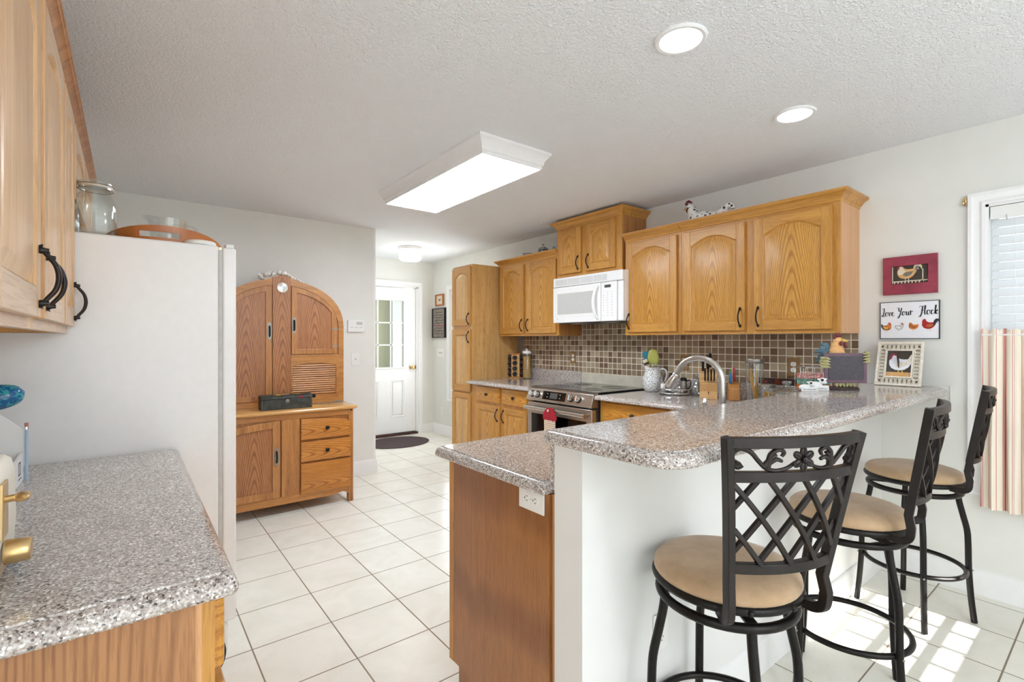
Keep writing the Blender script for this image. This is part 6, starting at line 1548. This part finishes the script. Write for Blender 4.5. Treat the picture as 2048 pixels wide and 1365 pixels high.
for s in (-1, 1):
    m = MB()
    for k in range(3): m.tube(bez([(s * 0.026, 0.010, 0.040), (s * (0.026 + 0.0) + (k - 1) * 0.013, -0.010, 0.034), (s * 0.026 + (k - 1) * 0.020, -0.026, 0.0165)], 5), [0.010, 0.0105, 0.0108, 0.0105, 0.010, 0.0098, 0.0095, 0.009, 0.008, 0.006, 0.004], 8)
    m.build('foot', 'claw', root, smooth=60)

# faucet at the peninsula sink
root = thing('faucet', 'brushed nickel gooseneck faucet rising behind the raised bar', 'faucet', (2.098, 1.150, ZK + 0.0005), radians(11))
m = MB(); m.lathe([(0.030, 0), (0.031, 0.006), (0.026, 0.012), (0.021, 0.040), (0.019, 0.075), (0.0165, 0.080)], 24); m.build('faucet_base', 'brushed', root, smooth=40)
R_ = 0.105; A_ = pi * 0.83; ey, ez = sin(A_), cos(A_)
pts = [(0, 0, 0.06), (0, 0, 0.14), (0, 0, 0.228)] + [(0, R_ - R_ * cos(a), 0.228 + R_ * sin(a)) for a in [A_ * k / 20 for k in range(1, 21)]]
e0 = Vector(pts[-1]); e1 = e0 + Vector((0, ey, ez)) * 0.035
m = MB(); m.tube(pts + [tuple(e1)], 0.0140, 18); m.build('spout', 'brushed', root, smooth=60)
m = MB(); m.lathe([(0.0145, 0.004), (0.0165, 0), (0.0165, -0.006), (0.0150, -0.008), (0.0175, -0.020), (0.023, -0.060), (0.024, -0.070), (0.019, -0.074), (0.002, -0.074)], 24, T=T3(e1) @ RX(math.atan2(ey, -ez))); m.build('spray_head', 'chrome', root, smooth=40)
m = MB(); m.tube([(0.018, 0, 0.045), (0.045, 0, 0.052), (0.085, -0.005, 0.075)], [0.006, 0.006, 0.005], 8); m.build('lever', 'brushed', root)
root = thing('side_sprayer', 'small chrome side sprayer standing beside the faucet', 'sprayer', (1.945, 1.150, ZK + 0.0005), radians(0))
m = MB(); m.lathe([(0.020, 0), (0.020, 0.006), (0.014, 0.012), (0.013, 0.05), (0.010, 0.06), (0.010, 0.11), (0.014, 0.135), (0.0145, 0.160), (0.011, 0.168), (0.001, 0.169)], 20); m.build('sprayer_body', 'chrome', root, smooth=50)

# ================================================================ left foreground
root = thing('toaster', 'white toaster with gold lever and dial at the left edge', 'toaster', (-0.254, 1.180, ZS), pi / 2)
# local: -y side faces the aisle (world +x)
m = MB()
def tloop(z, q): return [(x, y, z) for x, y in rounded([(-0.155 * q, -0.088 * q), (0.155 * q, -0.088 * q), (0.155 * q, 0.088 * q), (-0.155 * q, 0.088 * q)], [0.04] * 4, 5)]
m.loops([tloop(0.022, 0.93), tloop(0.030, 0.97), tloop(0.09, 1.0), tloop(0.17, 0.99), tloop(0.195, 0.95), tloop(0.205, 0.86)]); m.build('toaster_body', 'cream', root, smooth=60)
m = MB(); m.loops([tloop(0.012, 0.92), tloop(0.016, 0.955), tloop(0.036, 0.985), tloop(0.037, 0.95)]); m.build('gold_band', 'gold', root, smooth=40)
m = MB(); m.box(-0.12, 0.12, 0.015, 0.045, 0.200, 0.2065); m.box(-0.12, 0.12, -0.045, -0.015, 0.200, 0.2065); m.build('bread_slot', 'darkgrey', root, smooth=0)
m = MB(); m.loops([[(x, -0.0875 - y, z) for x, z in ((-0.024, 0.082), (0.024, 0.082), (0.024, 0.175), (-0.024, 0.175))] for y in (-0.002, 0.003)]); m.build('lever_track', 'gold', root, bevel=0.001)
m = MB(); m.tube([(0.0, -0.088, 0.145), (0.0, -0.108, 0.147)], 0.006, 8); m.loops([[(x * s_, y, 0.147 + z * s_) for x, z in [(0.020 * cos(2 * pi * k / 12), 0.007 * sin(2 * pi * k / 12)) for k in range(12)]] for y, s_ in ((-0.102, 0.8), (-0.105, 1.0), (-0.116, 1.0), (-0.120, 0.7))]); m.build('lever', 'gold', root, smooth=40)
m = MB(); m.lathe([(0.020, 0), (0.021, 0.003), (0.019, 0.030), (0.017, 0.033), (0.001, 0.0335)], 22, T=T3((0.0, -0.089, 0.056)) @ RX(radians(90))); m.build('browning_dial', 'gold', root, smooth=40)
m = MB()
for x in (-0.11, 0.11):
    for y in (-0.05, 0.05): m.lathe([(0.012, 0.0), (0.014, 0.013)], 12, T=T3((x, y, 0)))
m.build('foot', 'darkgrey', root)
# house-shaped white letter holder
root = thing('letter_holder', 'white house-shaped letter holder with painted windows, behind the toaster', 'letter holder', (-0.333, 1.925, ZS))
m = MB(); m.box(-0.0875, 0.0875, -0.115, 0.115, 0.0, 0.008); m.build('base', 'whiteplastic', root, bevel=0.001)
m = MB(); m.loops([[(x, y, z) for x, z in ((-0.0875, 0.008), (0.0875, 0.008), (0.0875, 0.150), (0.03, 0.208), (-0.03, 0.208), (-0.0875, 0.150))] for y in (0.109, 0.115)]); m.build('back_panel', 'whiteplastic', root, smooth=0)
m = MB(); m.box(-0.0875, 0.0875, -0.115, -0.109, 0.008, 0.066); m.build('front_panel', 'whiteplastic', root, smooth=0)
for x in (-0.0875, 0.0815):
    m = MB(); m.loops([[(xx, y, z) for y, z in ((-0.109, 0.008), (0.109, 0.008), (0.109, 0.086), (-0.109, 0.066))] for xx in (x, x + 0.006)]); sp_ = m.build('side_panel', 'whiteplastic', root, smooth=0)
m = MB()
for y in (-0.055, 0.045):
    for b in ((y - .018, y + .018, 0.062, 0.065), (y - .018, y + .018, 0.028, 0.031), (y - .018, y - .014, .028, .065), (y + .014, y + .018, .028, .065), (y - .001, y + .001, .028, .065), (y - 0.018, y + 0.026, 0.016, 0.019)): m.box(0.0876, 0.0880, b[0], b[1], b[2], b[3])
m.build('painted_window', 'ink', sp_, smooth=0)
m = MB(); m.loops([[(x, y, z) for x, z in ((-0.05, 0.0), (0.04, 0.0), (0.035, 0.125), (-0.06, 0.135))] for y in (0.0, 0.0008)]); pp = m.build('paper', 'paper', smooth=0); pp.location = (-0.333, 1.93, ZS + 0.0085); pp.rotation_euler = (radians(-14), 0, radians(12)); tag(pp, 'loose paper standing in the white letter holder', 'paper')
root = thing('pencil', "pale blue pencil with pink eraser standing at the letter holder's corner", 'pencil', (-0.238, 2.028, ZS))
m = MB(); m.tube([(0, 0, 0.0), (0, 0, 0.150)], 0.0045, 6); m.build('shaft', plain('pale_blue_paint', (168, 190, 214), 0.5), root, smooth=0)
m = MB(); m.tube([(0, 0, 0.1505), (0, 0, 0.159)], 0.0047, 10); m.build('ferrule', 'chrome', root)
m = MB(); m.tube([(0, 0, 0.1595), (0, 0, 0.170)], 0.0045, 10); m.build('eraser', plain('pink_eraser', (196, 130, 124), 0.8), root)
root = thing('glass_bird', 'blue flecked glass bird tail resting above the letter holder', 'glass ornament', (-0.328, 2.037, ZS + 0.2085), 0)
m = MB(); pp_ = bez([(-0.11, 0, 0.045), (-0.095, 0, 0.044), (-0.055, 0, 0.040), (0.0, 0, 0.038), (0.045, 0, 0.043), (0.072, 0, 0.050), (0.085, 0, 0.054)], 4)
m.tube(pp_, [0.004, 0.012, 0.019, 0.024, 0.028, 0.031, 0.033, 0.035, 0.036, 0.037, 0.0375, 0.038, 0.038, 0.038, 0.0375, 0.037, 0.035, 0.033, 0.031, 0.028, 0.025, 0.021, 0.016, 0.010, 0.003], 20); m.build('glass_body', 'bluebird', root, smooth=60)

# ================================================================ on top of the wall cabinets
ZU = 1.362 + 0.756 + 0.0005
root = thing('ceramic_hen', 'white ceramic hen with black spots on top of the long wall cabinet', 'figurine', (3.285, 1.93, ZU), R90)
m = MB(); bp = bez([(0.165, 0, 0.118), (0.120, 0, 0.085), (0.07, 0, 0.075), (0.0, 0, 0.070), (-0.06, 0, 0.085), (-0.095, 0, 0.135), (-0.115, 0, 0.185), (-0.135, 0, 0.200), (-0.152, 0, 0.192)], 4)
rr = []
import bisect
keyr = [(0, 0.012), (4, 0.022), (8, 0.046), (12, 0.070), (16, 0.062), (20, 0.040), (24, 0.026), (28, 0.024), (32, 0.010)]
for i in range(len(bp)):
    j = max(0, min(len(keyr) - 2, i // 4)); a, b = keyr[j], keyr[j + 1]; t_ = (i - a[0]) / 4; rr.append(a[1] + (b[1] - a[1]) * t_)
m.tube(bp, rr, 22); m.tube(bez([(0.10, 0, 0.085), (0.145, 0, 0.125), (0.175, 0, 0.140), (0.200, 0, 0.130), (0.205, 0, 0.112)], 5), [0.032 - 0.001 * k for k in range(21)], 14)
m.lathe([(0.055, 0), (0.058, 0.006), (0.040, 0.018)], 20); m.build('hen_body', 'spotted', root, smooth=60)
m = MB()
for x, z, r_ in ((-0.155, 0.222, 0.010), (-0.145, 0.232, 0.011), (-0.132, 0.234, 0.011), (-0.120, 0.228, 0.009), (-0.108, 0.224, 0.006)): m.ball((x, 0, z), r_, 8, 6, s=(0.9, 0.45, 1.2))
for x, y, z in ((-0.135, -0.014, 0.168), (-0.142, 0.006, 0.165), (-0.120, -0.020, 0.176)): m.ball((x, y, z), 0.014, 10, 7, s=(0.9, 0.6, 1.0))
m.build('comb', 'comb', root, smooth=60)
m = MB(); m.tube([(-0.150, 0, 0.192), (-0.170, 0, 0.182), (-0.176, 0, 0.176)], [0.009, 0.005, 0.001], 8); m.build('beak', 'beak', root)
m = MB(); m.ball((-0.138, -0.0215, 0.202), 0.0035, 8, 6); m.build('eye', 'black', root)
def china(kind, label, y, s=1.0):
    root = thing(kind, label, 'china', (3.26, y, ZU), R90, 'blue figured china on the wall cabinet')
    if kind == 'sugar_bowl':
        m = MB(); m.lathe([(0.028, 0), (0.032, 0.004), (0.030, 0.010), (0.056, 0.035), (0.064, 0.065), (0.056, 0.092), (0.050, 0.100), (0.001, 0.101)], 28); m.build('bowl', 'delft', root, smooth=50)
        m = MB(); m.lathe([(0.054, 0.1012), (0.056, 0.104), (0.046, 0.120), (0.024, 0.134), (0.007, 0.140), (0.005, 0.146), (0.012, 0.154), (0.010, 0.162), (0.001, 0.164)], 28); m.build('lid', 'delft', root, smooth=50)
        for q in (-1, 1): m = MB(); m.tube(bez([(q * 0.056, 0, 0.088), (q * 0.080, 0, 0.090), (q * 0.086, 0, 0.070), (q * 0.062, 0, 0.052)], 5), 0.005, 8); m.build('handle', 'delft', root)
    else:
        m = MB(); m.lathe([(0.024, 0), (0.030, 0.004), (0.027, 0.010), (0.044, 0.035), (0.053, 0.066), (0.055, 0.100), (0.052, 0.101), (0.049, 0.066), (0.040, 0.036), (0.02, 0.014), (0.001, 0.013)], 28); m.build('bowl', 'delft', root, smooth=50)
        m = MB(); m.tube(bez([(-0.050, 0, 0.088), (-0.074, 0, 0.090), (-0.078, 0, 0.066), (-0.046, 0, 0.044)], 5), 0.0045, 8); m.build('handle', 'delft', root)
china('sugar_bowl', 'blue figured lidded sugar bowl, the middle of the three china pieces', 3.66)
china('creamer_cup', 'blue figured china cup nearest the pantry', 3.90)
china('creamer_cup', 'blue figured china cup partly hidden by the raised cabinet', 3.45)
